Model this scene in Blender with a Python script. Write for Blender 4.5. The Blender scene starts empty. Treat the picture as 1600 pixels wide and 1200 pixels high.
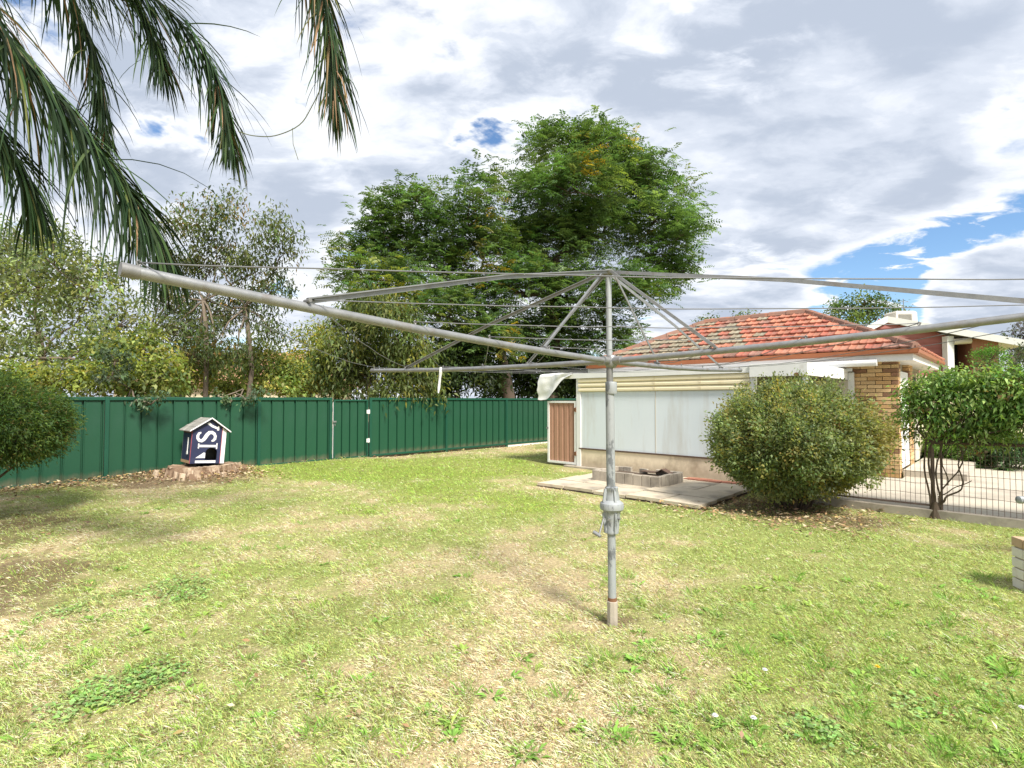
import bpy, math, random
import numpy as np
from mathutils import Vector, Matrix, noise as mnoise

R = random.Random(11)
NR = np.random.default_rng(11)
S = bpy.context.scene
COL = S.collection
rad = math.radians

# ------------------------------------------------------------------ camera, sky, sun, exposure
CAM_H, FPX, PITCH = 1.45, 830.0, math.atan(25/830.0)
cd = bpy.data.cameras.new('camera'); cam = bpy.data.objects.new('camera', cd); COL.objects.link(cam)
cam.location = (0, 0, CAM_H); cam.rotation_euler = (rad(90)+PITCH, 0, 0)
cd.sensor_width = 36; cd.lens = 36*FPX/1600; cd.clip_end = 3000; cd.clip_start = .05
S.camera = cam

SUN_AZ = (0.50, -0.866)            # horizontal direction towards the sun (behind the camera, to the right)
SUN_EL = rad(48)
sl = bpy.data.lights.new('sun', 'SUN'); sun = bpy.data.objects.new('sun', sl); COL.objects.link(sun)
sl.energy = 2.9; sl.angle = rad(12); sl.color = (1, .95, .86)
sd = Vector((SUN_AZ[0]*math.cos(SUN_EL), SUN_AZ[1]*math.cos(SUN_EL), math.sin(SUN_EL)))
sun.rotation_euler = (-sd).to_track_quat('-Z', 'Y').to_euler(); sun.location = (0, 0, 60)

S.view_settings.view_transform = 'Standard'; S.view_settings.look = 'None'
S.view_settings.exposure = 1.3; S.view_settings.gamma = 1; S.view_settings.use_curve_mapping = False
S.render.engine = 'CYCLES'
S.cycles.max_bounces = 6; S.cycles.diffuse_bounces = 3; S.cycles.transmission_bounces = 4
S.cycles.transparent_max_bounces = 6; S.cycles.use_denoising = True
S.cycles.sample_clamp_indirect = 4

FWD = Vector((0, math.cos(PITCH), math.sin(PITCH))); UPV = Vector((0, -math.sin(PITCH), math.cos(PITCH)))
def ray(px, py): return Vector((1, 0, 0))*((px-800)/FPX) + UPV*((600-py)/FPX) + FWD
def G(px, py, z=0.0):
    d = ray(px, py); t = (z-CAM_H)/d.z
    return Vector((0, 0, CAM_H)) + d*t
def P(px, py, depth):
    d = ray(px, py); return Vector((0, 0, CAM_H)) + d*(depth/d.y)

W = bpy.data.worlds.new('World'); S.world = W; W.use_nodes = True
def build_world():
    nt = W.node_tree; N = nt.nodes; L = nt.links; N.clear()
    out = N.new('ShaderNodeOutputWorld')
    sky = N.new('ShaderNodeTexSky'); sky.sky_type = 'NISHITA'; sky.sun_disc = False
    sky.sun_elevation = SUN_EL; sky.sun_rotation = math.atan2(SUN_AZ[0], SUN_AZ[1])
    sky.air_density = 1.0; sky.dust_density = .3; sky.ozone_density = 3.0
    b1 = N.new('ShaderNodeBackground'); b1.inputs[1].default_value = .075
    hs = N.new('ShaderNodeHueSaturation'); hs.inputs['Saturation'].default_value = 1.1
    L.new(sky.outputs[0], hs.inputs['Color']); L.new(hs.outputs[0], b1.inputs[0])
    b2 = N.new('ShaderNodeBackground'); b2.inputs[1].default_value = .42
    mx = N.new('ShaderNodeMixShader'); L.new(b1.outputs[0], mx.inputs[1]); L.new(b2.outputs[0], mx.inputs[2]); L.new(mx.outputs[0], out.inputs[0])
    tc = N.new('ShaderNodeTexCoord')
    def math_(op, a, b=None, clamp=False):
        n = N.new('ShaderNodeMath'); n.operation = op; n.use_clamp = clamp
        for i, x in enumerate((a, b)):
            if x is None: continue
            if isinstance(x, (int, float)): n.inputs[i].default_value = x
            else: L.new(x, n.inputs[i])
        return n.outputs[0]
    def maprange(x, a, b, c=0., d=1., smooth=True):
        n = N.new('ShaderNodeMapRange'); n.interpolation_type = 'SMOOTHSTEP' if smooth else 'LINEAR'
        L.new(x, n.inputs[0])
        for i, v in zip((1, 2, 3, 4), (a, b, c, d)): n.inputs[i].default_value = v
        return n.outputs[0]
    sp = N.new('ShaderNodeSeparateXYZ'); L.new(tc.outputs['Generated'], sp.inputs[0])
    den = math_('ADD', math_('MAXIMUM', sp.outputs[2], 0.0), .22)
    cb = N.new('ShaderNodeCombineXYZ')
    L.new(math_('DIVIDE', sp.outputs[0], den), cb.inputs[0]); L.new(math_('DIVIDE', sp.outputs[1], den), cb.inputs[1])
    mp = N.new('ShaderNodeMapping'); L.new(cb.outputs[0], mp.inputs[0])
    mp.inputs['Location'].default_value = (3.1, 1.7, 0); mp.inputs['Rotation'].default_value = (0, 0, rad(25)); mp.inputs['Scale'].default_value = (1.0, 1.5, 1)
    def noise(vec, scale, detail, rough, dist=0.):
        n = N.new('ShaderNodeTexNoise'); n.inputs['Scale'].default_value = scale; n.inputs['Detail'].default_value = detail
        n.inputs['Roughness'].default_value = rough; n.inputs['Distortion'].default_value = dist; L.new(vec, n.inputs['Vector']); return n.outputs[0]
    big = noise(mp.outputs[0], 1.15, 3, .5, .3)
    fine = noise(mp.outputs[0], 3.0, 9, .58, .35)
    t = math_('ADD', math_('MULTIPLY', big, .62), math_('MULTIPLY', fine, .38))
    def lobe(px, py, width, amp):
        d = ray(px, py).normalized()
        dp = N.new('ShaderNodeVectorMath'); dp.operation = 'DOT_PRODUCT'; L.new(tc.outputs['Generated'], dp.inputs[0]); dp.inputs[1].default_value = d
        return maprange(dp.outputs['Value'], math.cos(rad(width)), 1., 0., amp)
    lb = None
    for args in SKY_LOBES: lb = lobe(*args) if lb is None else math_('ADD', lb, lobe(*args))
    rag = noise(mp.outputs[0], 5.5, 8, .6, .4)
    t = math_('ADD', t, math_('MULTIPLY', lb, maprange(rag, .34, .62, .25, 1.75, False)))
    mp2 = N.new('ShaderNodeMapping'); L.new(cb.outputs[0], mp2.inputs[0]); mp2.inputs['Location'].default_value = HOLE_SHIFT; mp2.inputs['Scale'].default_value = (1, 1.4, 1)
    t = math_('SUBTRACT', t, maprange(noise(mp2.outputs[0], 2.6, 6, .55, .3), .60, .74, 0, .16))
    cover = maprange(t, .315, .43)
    thick = maprange(t, .42, .575)
    # silver thin edges, grey thick bellies, with a soft fine structure
    soft = noise(mp.outputs[0], 1.7, 9, .56, .3)
    thick2 = math_('MULTIPLY', math_('ADD', thick, .12), maprange(math_('ADD', math_('MULTIPLY', soft, .7), math_('MULTIPLY', rag, .3)), .36, .62, .18, 1.1))
    mc = N.new('ShaderNodeMix'); mc.data_type = 'RGBA'; 
    mc.inputs[6].default_value = (1.08, 1.10, 1.13, 1); mc.inputs[7].default_value = (.76, .82, .93, 1)
    mc2 = N.new('ShaderNodeMix'); mc2.data_type = 'RGBA'; L.new(maprange(thick2, .40, 1.2, 0, 1), mc2.inputs[0]); L.new(mc.outputs[2], mc2.inputs[6]); mc2.inputs[7].default_value = (.54, .61, .735, 1)
    L.new(maprange(thick2, 0, .5, 0, 1, False), mc.inputs[0])
    L.new(mc2.outputs[2], b2.inputs[0]); L.new(cover, mx.inputs[0])
HOLE_SHIFT = (5.3, 2.2, 0)
SKY_LOBES = [(1100, 60, 30, .07), (1440, 432, 7, -.20), (1330, 462, 6, -.18), (1560, 398, 6, -.18), (1550, 458, 5.5, .42), 
             (830, 240, 6, -.07), (605, 390, 7, -.08), (1600, 60, 9, -.06), (10, 45, 6, -.16), (300, 180, 16, .06), (1280, 350, 14, .05), (620, 200, 16, .03), (1480, 210, 8, -.05)]
build_world()

# ------------------------------------------------------------------ helpers
ORG = {}
def tagp(o, label=None, cat=None, group=None, kind=None):
    if label: o['label'] = label
    if cat: o['category'] = cat
    if group: o['group'] = group
    if kind: o['kind'] = kind
    return o
def thing(name, loc, label, cat, group=None):
    o = bpy.data.objects.new(name, None); COL.objects.link(o); o.location = loc; o.empty_display_size = .2
    ORG[o] = Vector(loc); return tagp(o, label, cat, group)
class MB:
    def __init__(s): s.v = []; s.f = []
    def add(s, vs, fs):
        b = len(s.v); s.v += [tuple(v) for v in vs]; s.f += [tuple(i+b for i in f) for f in fs]; return s
    def boxa(s, o, a, b, c):      # corner + three edge vectors
        o, a, b, c = map(Vector, (o, a, b, c))
        vs = [o, o+a, o+a+b, o+b, o+c, o+a+c, o+a+b+c, o+b+c]
        fs = [(0,3,2,1), (4,5,6,7), (0,1,5,4), (1,2,6,5), (2,3,7,6), (3,0,4,7)]
        if a.cross(b).dot(c) < 0: fs = [f[::-1] for f in fs]
        return s.add(vs, fs)
    def prism(s, pts, d):          # planar polygon pts extruded by d
        n = len(pts); d = Vector(d); pts = [Vector(p) for p in pts]
        vs = pts+[p+d for p in pts]
        fs = [tuple(range(n))[::-1], tuple(range(n, 2*n))]+[(i, (i+1) % n, (i+1) % n+n, i+n) for i in range(n)]
        nrm = Vector((0, 0, 0))
        for i in range(n): nrm += pts[i].cross(pts[(i+1) % n])
        if nrm.dot(d) < 0: fs = [f[::-1] for f in fs]
        return s.add(vs, fs)
    def tube(s, pts, r, n=8, cap=True):
        pts = [Vector(p) for p in pts]; m = len(pts)
        rs = r if hasattr(r, '__len__') else [r]*m
        vs = []; fs = []; prev = None
        for i, p in enumerate(pts):
            t = (pts[min(i+1, m-1)]-pts[max(i-1, 0)]).normalized()
            if prev is None:
                a = Vector((0, 0, 1)) if abs(t.z) < .9 else Vector((1, 0, 0)); x = t.cross(a).normalized()
            else:
                x = (prev-t*prev.dot(t)).normalized()
            prev = x; y = t.cross(x)
            for k in range(n):
                a = 2*math.pi*k/n; vs.append(p+(x*math.cos(a)+y*math.sin(a))*rs[i])
        for i in range(m-1):
            for k in range(n):
                k2 = (k+1) % n; fs.append((i*n+k, i*n+k2, (i+1)*n+k2, (i+1)*n+k))
        if cap: fs.append(tuple(range(n))[::-1]); fs.append(tuple((m-1)*n+k for k in range(n)))
        return s.add(vs, fs)
    def lathe(s, prof, c, n=24):    # prof: (r,z) upward
        vs = []; fs = []; c = Vector(c)
        for r, z in prof:
            for k in range(n):
                a = 2*math.pi*k/n; vs.append(c+Vector((r*math.cos(a), r*math.sin(a), z)))
        m = len(prof)
        for i in range(m-1):
            for k in range(n):
                k2 = (k+1) % n; fs.append((i*n+k, i*n+k2, (i+1)*n+k2, (i+1)*n+k))
        fs.append(tuple(range(n))[::-1]); fs.append(tuple((m-1)*n+k for k in range(n)))
        return s.add(vs, fs)
def link(name, me, mat, parent=None, org=None, smooth=False):
    o = bpy.data.objects.new(name, me); COL.objects.link(o)
    if mat and not me.materials: me.materials.append(mat)
    if smooth:
        me.polygons.foreach_set('use_smooth', [True]*len(me.polygons))
    if parent is not None:
        o.parent = parent; ORG[o] = Vector(org) if org is not None else ORG[parent].copy(); o.location = ORG[o]-ORG[parent]
    else:
        ORG[o] = Vector(org) if org is not None else Vector((0, 0, 0)); o.location = ORG[o]
    return o
def obj(name, mb, mat, parent=None, org=None, smooth=False, bevel=0):
    base = Vector(org) if org is not None else (ORG[parent] if parent is not None else Vector((0, 0, 0)))
    me = bpy.data.meshes.new(name); me.from_pydata([tuple(Vector(v)-base) for v in mb.v], [], mb.f); me.update()
    o = link(name, me, mat, parent, base, smooth)
    if smooth and smooth != 'full':
        m = o.modifiers.new('es', 'EDGE_SPLIT'); m.split_angle = rad(40)
    if bevel:
        m = o.modifiers.new('bv', 'BEVEL'); m.width = bevel; m.segments = 2; m.limit_method = 'ANGLE'
    return o
def quads(name, V, colr, mat, parent=None, org=None):
    """V (n,4,3) world coords; colr (n,3)"""
    n = len(V); base = Vector(org) if org is not None else (ORG[parent] if parent is not None else Vector((0, 0, 0)))
    co = (V-np.array(base)).astype(np.float32).reshape(-1)
    me = bpy.data.meshes.new(name)
    me.vertices.add(4*n); me.vertices.foreach_set('co', co)
    me.loops.add(4*n); me.loops.foreach_set('vertex_index', np.arange(4*n, dtype=np.int32))
    me.polygons.add(n); me.polygons.foreach_set('loop_start', np.arange(0, 4*n, 4, dtype=np.int32))
    me.update(calc_edges=True)
    ca = me.color_attributes.new('col', 'FLOAT_COLOR', 'POINT')
    c4 = np.ones((n, 4, 4), np.float32); c4[:, :, :3] = colr[:, None, :]
    ca.data.foreach_set('color', c4.reshape(-1))
    return link(name, me, mat, parent, base)

# ------------------------------------------------------------------ materials
MATS = {}
def mat(name, a, b=None, scale=6., rough=.7, bump=0., bscale=None, metal=0., detail=6, rnd=0., spec=.4, c=None, cscale=1.5, clo=.5, chi=.65, stretch=(1, 1, 1), coords='Object', splash=0.):
    if name in MATS: return MATS[name]
    m = bpy.data.materials.new(name); m.use_nodes = True; MATS[name] = m
    nt = m.node_tree; N = nt.nodes; L = nt.links; bs = N['Principled BSDF']
    bs.inputs['Roughness'].default_value = rough; bs.inputs['Metallic'].default_value = metal; bs.inputs['Specular IOR Level'].default_value = spec
    tc = N.new('ShaderNodeTexCoord'); mp = N.new('ShaderNodeMapping'); L.new(tc.outputs[coords], mp.inputs[0]); mp.inputs['Scale'].default_value = stretch
    def nz(s, d=detail):
        n = N.new('ShaderNodeTexNoise'); n.inputs['Scale'].default_value = s; n.inputs['Detail'].default_value = d; n.inputs['Roughness'].default_value = .62
        L.new(mp.outputs[0], n.inputs['Vector']); return n.outputs[0]
    def mr(x, lo, hi, c=0, d=1):
        n = N.new('ShaderNodeMapRange'); L.new(x, n.inputs[0]); n.inputs[1].default_value = lo; n.inputs[2].default_value = hi; n.inputs[3].default_value = c; n.inputs[4].default_value = d; return n.outputs[0]
    def mix(f, x, y):
        n = N.new('ShaderNodeMix'); n.data_type = 'RGBA'; L.new(f, n.inputs[0])
        for i, z in ((6, x), (7, y)):
            if isinstance(z, tuple): n.inputs[i].default_value = (*z, 1)
            else: L.new(z, n.inputs[i])
        return n.outputs[2]
    b = b or tuple(x*.8 for x in a)
    colr = mix(mr(nz(scale), .3, .7), a, b)
    if c: colr = mix(mr(nz(cscale, 8), clo, chi), colr, c)
    if splash:
        sx = N.new('ShaderNodeSeparateXYZ'); ge = N.new('ShaderNodeNewGeometry'); L.new(ge.outputs['Position'], sx.inputs[0])
        ad = N.new('ShaderNodeMath'); ad.operation = 'MULTIPLY_ADD'; L.new(nz(9), ad.inputs[0]); ad.inputs[1].default_value = -.55*splash*2; L.new(sx.outputs[2], ad.inputs[2])
        colr = mix(mr(ad.outputs[0], -.2*splash, .5*splash, .5, 0), colr, (.22, .16, .105))
    if rnd:
        oi = N.new('ShaderNodeObjectInfo'); hs = N.new('ShaderNodeHueSaturation'); L.new(colr, hs.inputs['Color'])
        L.new(mr(oi.outputs['Random'], 0, 1, 1-rnd, 1+rnd), hs.inputs['Value']); colr = hs.outputs[0]
    L.new(colr, bs.inputs['Base Color'])
    if bump:
        bn = N.new('ShaderNodeBump'); bn.inputs['Strength'].default_value = bump; bn.inputs['Distance'].default_value = .01
        L.new(nz(bscale or scale*4), bn.inputs['Height']); L.new(bn.outputs[0], bs.inputs['Normal'])
    return m
def leafmat(name, trans=.35, rough=.5, spec=.3, gain=1.6):
    m = bpy.data.materials.new(name); m.use_nodes = True; nt = m.node_tree; N = nt.nodes; L = nt.links
    bs = N['Principled BSDF']; bs.inputs['Roughness'].default_value = rough; bs.inputs['Specular IOR Level'].default_value = spec
    at = N.new('ShaderNodeAttribute'); at.attribute_name = 'col'
    L.new(at.outputs[0], bs.inputs['Base Color'])
    tr = N.new('ShaderNodeBsdfTranslucent')
    vm = N.new('ShaderNodeVectorMath'); vm.operation = 'MULTIPLY'; L.new(at.outputs[0], vm.inputs[0]); vm.inputs[1].default_value = (gain*1.05, gain, gain*.5)
    L.new(vm.outputs[0], tr.inputs[0])
    mx = N.new('ShaderNodeMixShader'); mx.inputs[0].default_value = trans
    L.new(bs.outputs[0], mx.inputs[1]); L.new(tr.outputs[0], mx.inputs[2]); L.new(mx.outputs[0], N['Material Output'].inputs[0])
    return m
LEAF = leafmat('leaf', .42); GRASSM = leafmat('grass_blade', .25, .7, .15, 1.2); PALML = leafmat('palm_leaf', .16, .6, .12, 1.5); LITTER = leafmat('dead_leaf', .05, .8, .1, 1.)
M = dict(
    fence=mat('fence_green', (.013, .076, .038), (.011, .064, .033), 1.2, .5, .06, 3, c=(.026, .082, .054), cscale=1.6, clo=.5, chi=.8, stretch=(1.5, 1.5, .4), splash=.2),
    fpost=mat('fence_post_green', (.012, .078, .046), (.010, .066, .04), 2, .4),
    steel=mat('galvanised', (.33, .335, .34), (.235, .24, .245), 14, .5, .1, 60, .55, c=(.20, .16, .13), cscale=9, clo=.55, chi=.75),
    steel_d=mat('galvanised_dark', (.26, .26, .26), (.18, .175, .17), 14, .55, .1, 60, .5),
    paintpole=mat('old_silver_paint', (.38, .405, .415), (.32, .335, .345), 10, .55, .15, 50, .25, c=(.17, .18, .19), cscale=13, clo=.53, chi=.57, stretch=(1, 1, .4)),
    wire=mat('wire', (.17, .175, .185), (.13, .13, .14), 20, .6),
    rust=mat('rust', (.24, .12, .06), (.15, .07, .04), 20, .9),
    conc=mat('concrete', (.42, .37, .30), (.33, .29, .24), 5, .9, .2, 40, c=(.24, .21, .17), cscale=2.5, rnd=.14),
    slab=mat('paving_slab', (.56, .485, .37), (.48, .41, .31), 4, .9, .2, 50, c=(.27, .235, .19), cscale=1.7, clo=.52, chi=.7, rnd=.13),
    drive=mat('driveway_concrete', (.52, .47, .385), (.46, .41, .33), 1.5, .9, .15, 40, c=(.33, .29, .24), cscale=.7, clo=.5, chi=.68),
    found=mat('rendered_base', (.76, .66, .50), (.69, .59, .44), 3, .9, .2, 30, c=(.34, .27, .19), cscale=2.2, clo=.52, chi=.75, stretch=(1, 1, .6), splash=.3),
    sheet=mat('white_sheet', (.66, .72, .75), (.61, .67, .71), 1.3, .5, .04, 8, c=(.52, .53, .51), cscale=2.2, clo=.52, chi=.72, stretch=(1.6, 1.6, .22)),
    white=mat('white_paint', (.76, .76, .74), (.69, .69, .67), 4, .55, .05, c=(.50, .45, .38), cscale=3.5, clo=.62, chi=.8),
    cream=mat('cream_paint', (.76, .68, .47), (.71, .63, .43), 2, .5, c=(.56, .46, .28), cscale=2.5, clo=.6, chi=.8),
    brown=mat('brown_sheet', (.42, .235, .16), (.37, .205, .14), 2.5, .55, c=(.31, .17, .115), cscale=2, clo=.5, chi=.75),
    dark=mat('dark_inside', (.03, .028, .025), (.02, .02, .02), 5, .9),
    trim=mat('weathered_trim', (.12, .075, .05), (.08, .05, .04), 8, .8),
    mortar=mat('mortar', (.42, .36, .27), (.35, .30, .23), 20, .95, .2, 90),
    gutter=mat('terracotta_gutter', (.33, .115, .045), (.27, .09, .035), 3, .5),
    navy=mat('navy_board', (.028, .034, .085), (.022, .027, .07), 6, .55, c=(.05, .055, .11), cscale=8, clo=.6, chi=.8),
    letter=mat('white_lettering', (.78, .78, .78), (.72, .72, .73), 10, .6),
    pink=mat('red_edge', (.50, .12, .14), (.4, .08, .1), 10, .6),
    tan=mat('raw_timber', (.42, .30, .17), (.33, .22, .12), 8, .8, .2, 40, stretch=(1, 1, .3)),
    greytimber=mat('grey_timber', (.30, .29, .26), (.20, .19, .17), 9, .85, .3, 40, c=(.40, .38, .34), cscale=6),
    stump=mat('rotten_stump', (.27, .18, .115), (.16, .10, .065), 9, .95, .9, 25, c=(.50, .39, .28), cscale=5, clo=.5, chi=.62, stretch=(1, 1, .35)),
    bark=mat('bark', (.115, .085, .06), (.075, .055, .04), 9, .95, .8, 30, stretch=(1, 1, .3)),
    bark_l=mat('pale_bark', (.20, .16, .12), (.13, .10, .075), 9, .95, .6, 30, stretch=(1, 1, .3)),
    palmrib=mat('palm_rib', (.13, .15, .06), (.10, .11, .05), 9, .6),
    maroon=mat('maroon_board', (.36, .13, .11), (.31, .11, .095), 1.5, .7),
    farbrick=mat('far_brick', (.36, .17, .10), (.29, .13, .08), 6, .9, .2, 30),
    roofwhite=mat('white_roof', (.72, .73, .74), (.66, .67, .69), 1, .5),
    farroof=mat('far_tiles', (.38, .21, .12), (.28, .15, .09), 5, .8, .4, 12),
    creamwall=mat('cream_wall', (.72, .63, .44), (.66, .57, .40), 1, .8),
    cooler=mat('cooler_plastic', (.62, .57, .47), (.56, .51, .42), 3, .6),
    tarp=mat('white_tarp', (.76, .76, .755), (.69, .69, .69), 3, .6, .1, 12),
    meshwire=mat('rusty_wire', (.20, .145, .115), (.13, .095, .08), 20, .8, metal=.2),
    soil=mat('bed_soil', (.12, .085, .06), (.07, .05, .035), 12, 1, .9, 30),
    whitebrick=mat('whitewashed_brick', (.74, .70, .62), (.68, .63, .55), 12, .85, .3, 50, c=(.52, .40, .29), cscale=6, clo=.6, chi=.75, rnd=.06),
    tanbrick=mat('tan_brick', (.52, .37, .24), (.44, .30, .19), 14, .9, .3, 60),
)

# numpy noise
def vnoise(x, y, seed=0):
    xi = np.floor(x).astype(np.int64); yi = np.floor(y).astype(np.int64); xf = x-xi; yf = y-yi
    def h(a, b):
        n = (a*374761393+b*668265263+seed*974634777) & 0xffffffff
        n = ((n ^ (n >> 13))*1274126177) & 0xffffffff
        return ((n ^ (n >> 16)) & 0xffff)/65535.
    u = xf*xf*(3-2*xf); v = yf*yf*(3-2*yf)
    return (h(xi, yi)*(1-u)+h(xi+1, yi)*u)*(1-v)+(h(xi, yi+1)*(1-u)+h(xi+1, yi+1)*u)*v
def fbm(x, y, o=4, seed=0):
    t = 0; a = .5; tot = 0
    for i in range(o):
        t = t+a*vnoise(x*2**i, y*2**i, seed+i*17); tot += a; a *= .5
    return t/tot
def sstep(a, b, x):
    t = np.clip((x-a)/(b-a), 0, 1); return t*t*(3-2*t)

# ------------------------------------------------------------------ frame of the yard
U = Vector((.7235, -.690, 0)); V = Vector((.690, .7235, 0)); Z = Vector((0, 0, 1))
A = Vector((1.464, 11.46, 0))                       # left foot of the white shed wall
def H(s, v, z=0.): return A+U*s+V*v+Z*z
F0 = Vector((-1.835, 14.79, 0)); FD = Vector((1.656, 1.736, 0)); FDn = FD.normalized(); FN = Vector((FDn.y, -FDn.x, 0))
def Fp(t, z=0.): return F0+FD*t+Z*z
def fence_side(x, y):                                # distance in front of the fence line (numpy ok)
    return (x-F0.x)*FN.x+(y-F0.y)*FN.y
def house_sv(x, y):
    return (x-A.x)*U.x+(y-A.y)*U.y, (x-A.x)*V.x+(y-A.y)*V.y
STUMP = G(316, 748)

# ------------------------------------------------------------------ ground
def gheight(x, y):
    z = .035*(fbm(x*.5+9, y*.5+4, 3, 5)-.5)
    fs = fence_side(x, y); t = ((x-F0.x)*FDn.x+(y-F0.y)*FDn.y)
    near = np.exp(-np.clip(fs, 0, 9)**2/1.2)*(t < -1.2)
    z = z+.07*near*sstep(-11, -8, t)*(1-sstep(-3, -1.5, t))
    d2 = (x-STUMP.x)**2+(y-STUMP.y)**2
    z = z+.10*np.exp(-d2/.7)
    s, v = house_sv(x, y)
    flat = sstep(.2, .9, s)*sstep(-3., -2.2, v)
    return z*(1-flat)-.02*flat
def zone(x, y):
    """albedo of the lawn and the share of blades: straw, green, lush, clover, bare soil"""
    n1 = fbm(x*.9, y*.9, 5, 1); n2 = fbm(x*2.6+4, y*2.6, 4, 2); n4 = fbm(x*9, y*9, 3, 8); n3 = fbm(x*.35+7, y*.35, 3, 3)
    green = sstep(.385, .68, .46*n1+.32*n2+.22*n4+.10*(n3-.5)+.085*np.exp(-((y-7.5)/4.5)**2)+.09*sstep(0, 2.0, x)-.05*sstep(-3.5, -5.5, x)-.07*np.exp(-((x+1)**2+(y-2.6)**2)/2.2))
    def blob(px, py, r, a=1.):
        c = G(px, py); return a*np.exp(-((x-c.x)**2+(y-c.y)**2)/(r*r))
    clover = .38*sstep(.50, 1.05, blob(270, 925, .42, 1.1)+blob(70, 965, .25, .7)+blob(110, 1100, .3, .7)+blob(260, 1060, .25, .6)+blob(1440, 1110, .25, .7)+blob(1550, 1080, .25, .7)+blob(1270, 1140, .22, .6)
                   + .9*(n2-.45))
    lush = sstep(.35, .8, blob(560, 735, 1.5, .95)+blob(440, 738, .8, .9)+blob(690, 728, 1.6, .95)+blob(800, 730, 1.3, .8)+blob(700, 770, 1.2, .5)+blob(850, 790, .9, .5)+blob(1050, 1000, .4, .2)+blob(1200, 1060, .3, .4)+blob(380, 900, .35, .3)+blob(1230, 990, .4, .3)+blob(570, 800, .5, .5)+blob(1000, 870, .5, .3)+.35*n1)
    soil = sstep(.42, .8, blob(-30, 830, 1.5, .8)+blob(10, 900, .7, .75)+blob(-90, 950, .9, .8)+blob(955, 972, .22, .85)+blob(1150, 785, .9, .8)+blob(1260, 805, .8, .75)+blob(1345, 812, .6, .5)+blob(1590, 860, .5, .55)  # patch at the hoist pole base: worn soil that also paints in contact shade
                 +.80*np.exp(-np.clip(fence_side(x, y), 0, 9)**2/.55)*sstep(-5.0, -6.2, x)+1.0*blob(320, 752, .85)+.5*blob(200, 765, .5)+.6*(n2-.5)+.6*(n4-.5))
    return green, clover, lush, soil
C_STRAW = np.array((.75, .645, .42)); C_GREEN = np.array((.41, .50, .17)); C_LUSH = np.array((.34, .47, .10)); C_CLOV = np.array((.26, .40, .13)); C_SOIL = np.array((.27, .20, .14))
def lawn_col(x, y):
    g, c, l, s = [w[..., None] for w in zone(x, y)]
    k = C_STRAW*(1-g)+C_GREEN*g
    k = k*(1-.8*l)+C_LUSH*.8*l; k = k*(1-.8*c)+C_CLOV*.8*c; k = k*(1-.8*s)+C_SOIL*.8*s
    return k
def build_ground():
    xs = np.concatenate([[-1500, -500, -150, -60, -30, -18, -13], np.arange(-10, 8.01, .055), [9, 10.5, 13, 18, 30, 60, 150, 500, 1500]])
    ys = np.concatenate([[-300, -60, -15, -4, -1, .5], np.arange(1.4, 18.5, .055), [20, 22, 26, 32, 45, 80, 160, 400, 1000, 2500]])
    X, Y = np.meshgrid(xs, ys, indexing='ij')
    Zg = gheight(X, Y); Zg[(X < -12) | (X > 9) | (Y < .4) | (Y > 19)] = -.03
    n, m = X.shape
    co = np.stack([X, Y, Zg], -1).reshape(-1, 3).astype(np.float32)
    i, j = np.meshgrid(np.arange(n-1), np.arange(m-1), indexing='ij')
    f = np.stack([i*m+j, (i+1)*m+j, (i+1)*m+j+1, i*m+j+1], -1).reshape(-1, 4).astype(np.int32)
    me = bpy.data.meshes.new('ground'); me.vertices.add(len(co)); me.vertices.foreach_set('co', co.reshape(-1))
    me.loops.add(f.size); me.loops.foreach_set('vertex_index', f.reshape(-1)); me.polygons.add(len(f)); me.polygons.foreach_set('loop_start', np.arange(0, f.size, 4, dtype=np.int32))
    me.update(calc_edges=True)
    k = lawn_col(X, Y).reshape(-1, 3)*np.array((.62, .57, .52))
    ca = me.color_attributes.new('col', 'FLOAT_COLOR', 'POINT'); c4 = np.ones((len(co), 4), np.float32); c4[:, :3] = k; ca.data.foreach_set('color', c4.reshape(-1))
    me.polygons.foreach_set('use_smooth', [True]*len(f))
    m_ = bpy.data.materials.new('lawn_ground'); m_.use_nodes = True; N = m_.node_tree.nodes; L = m_.node_tree.links; bs = N['Principled BSDF']; bs.inputs['Roughness'].default_value = 1; bs.inputs['Specular IOR Level'].default_value = .1
    at = N.new('ShaderNodeAttribute'); at.attribute_name = 'col'; tc = N.new('ShaderNodeTexCoord')
    def nz(sc, d=4):
        n = N.new('ShaderNodeTexNoise'); n.inputs['Scale'].default_value = sc; n.inputs['Detail'].default_value = d; n.inputs['Roughness'].default_value = .7; L.new(tc.outputs['Object'], n.inputs['Vector']); return n.outputs[0]
    mr = N.new('ShaderNodeMapRange'); L.new(nz(38, 6), mr.inputs[0]); mr.inputs[1].default_value = .3; mr.inputs[2].default_value = .7; mr.inputs[3].default_value = .55; mr.inputs[4].default_value = 1.4
    hs = N.new('ShaderNodeHueSaturation'); L.new(at.outputs[0], hs.inputs['Color']); L.new(mr.outputs[0], hs.inputs['Value'])
    L.new(hs.outputs[0], bs.inputs['Base Color'])
    bn = N.new('ShaderNodeBump'); bn.inputs['Strength'].default_value = .8; bn.inputs['Distance'].default_value = .03; L.new(nz(26, 6), bn.inputs['Height']); L.new(bn.outputs[0], bs.inputs['Normal'])
    o = link('ground', me, m_); tagp(o, 'patchy lawn ground of dry straw and green areas with bare soil', kind='structure')
build_ground()

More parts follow.
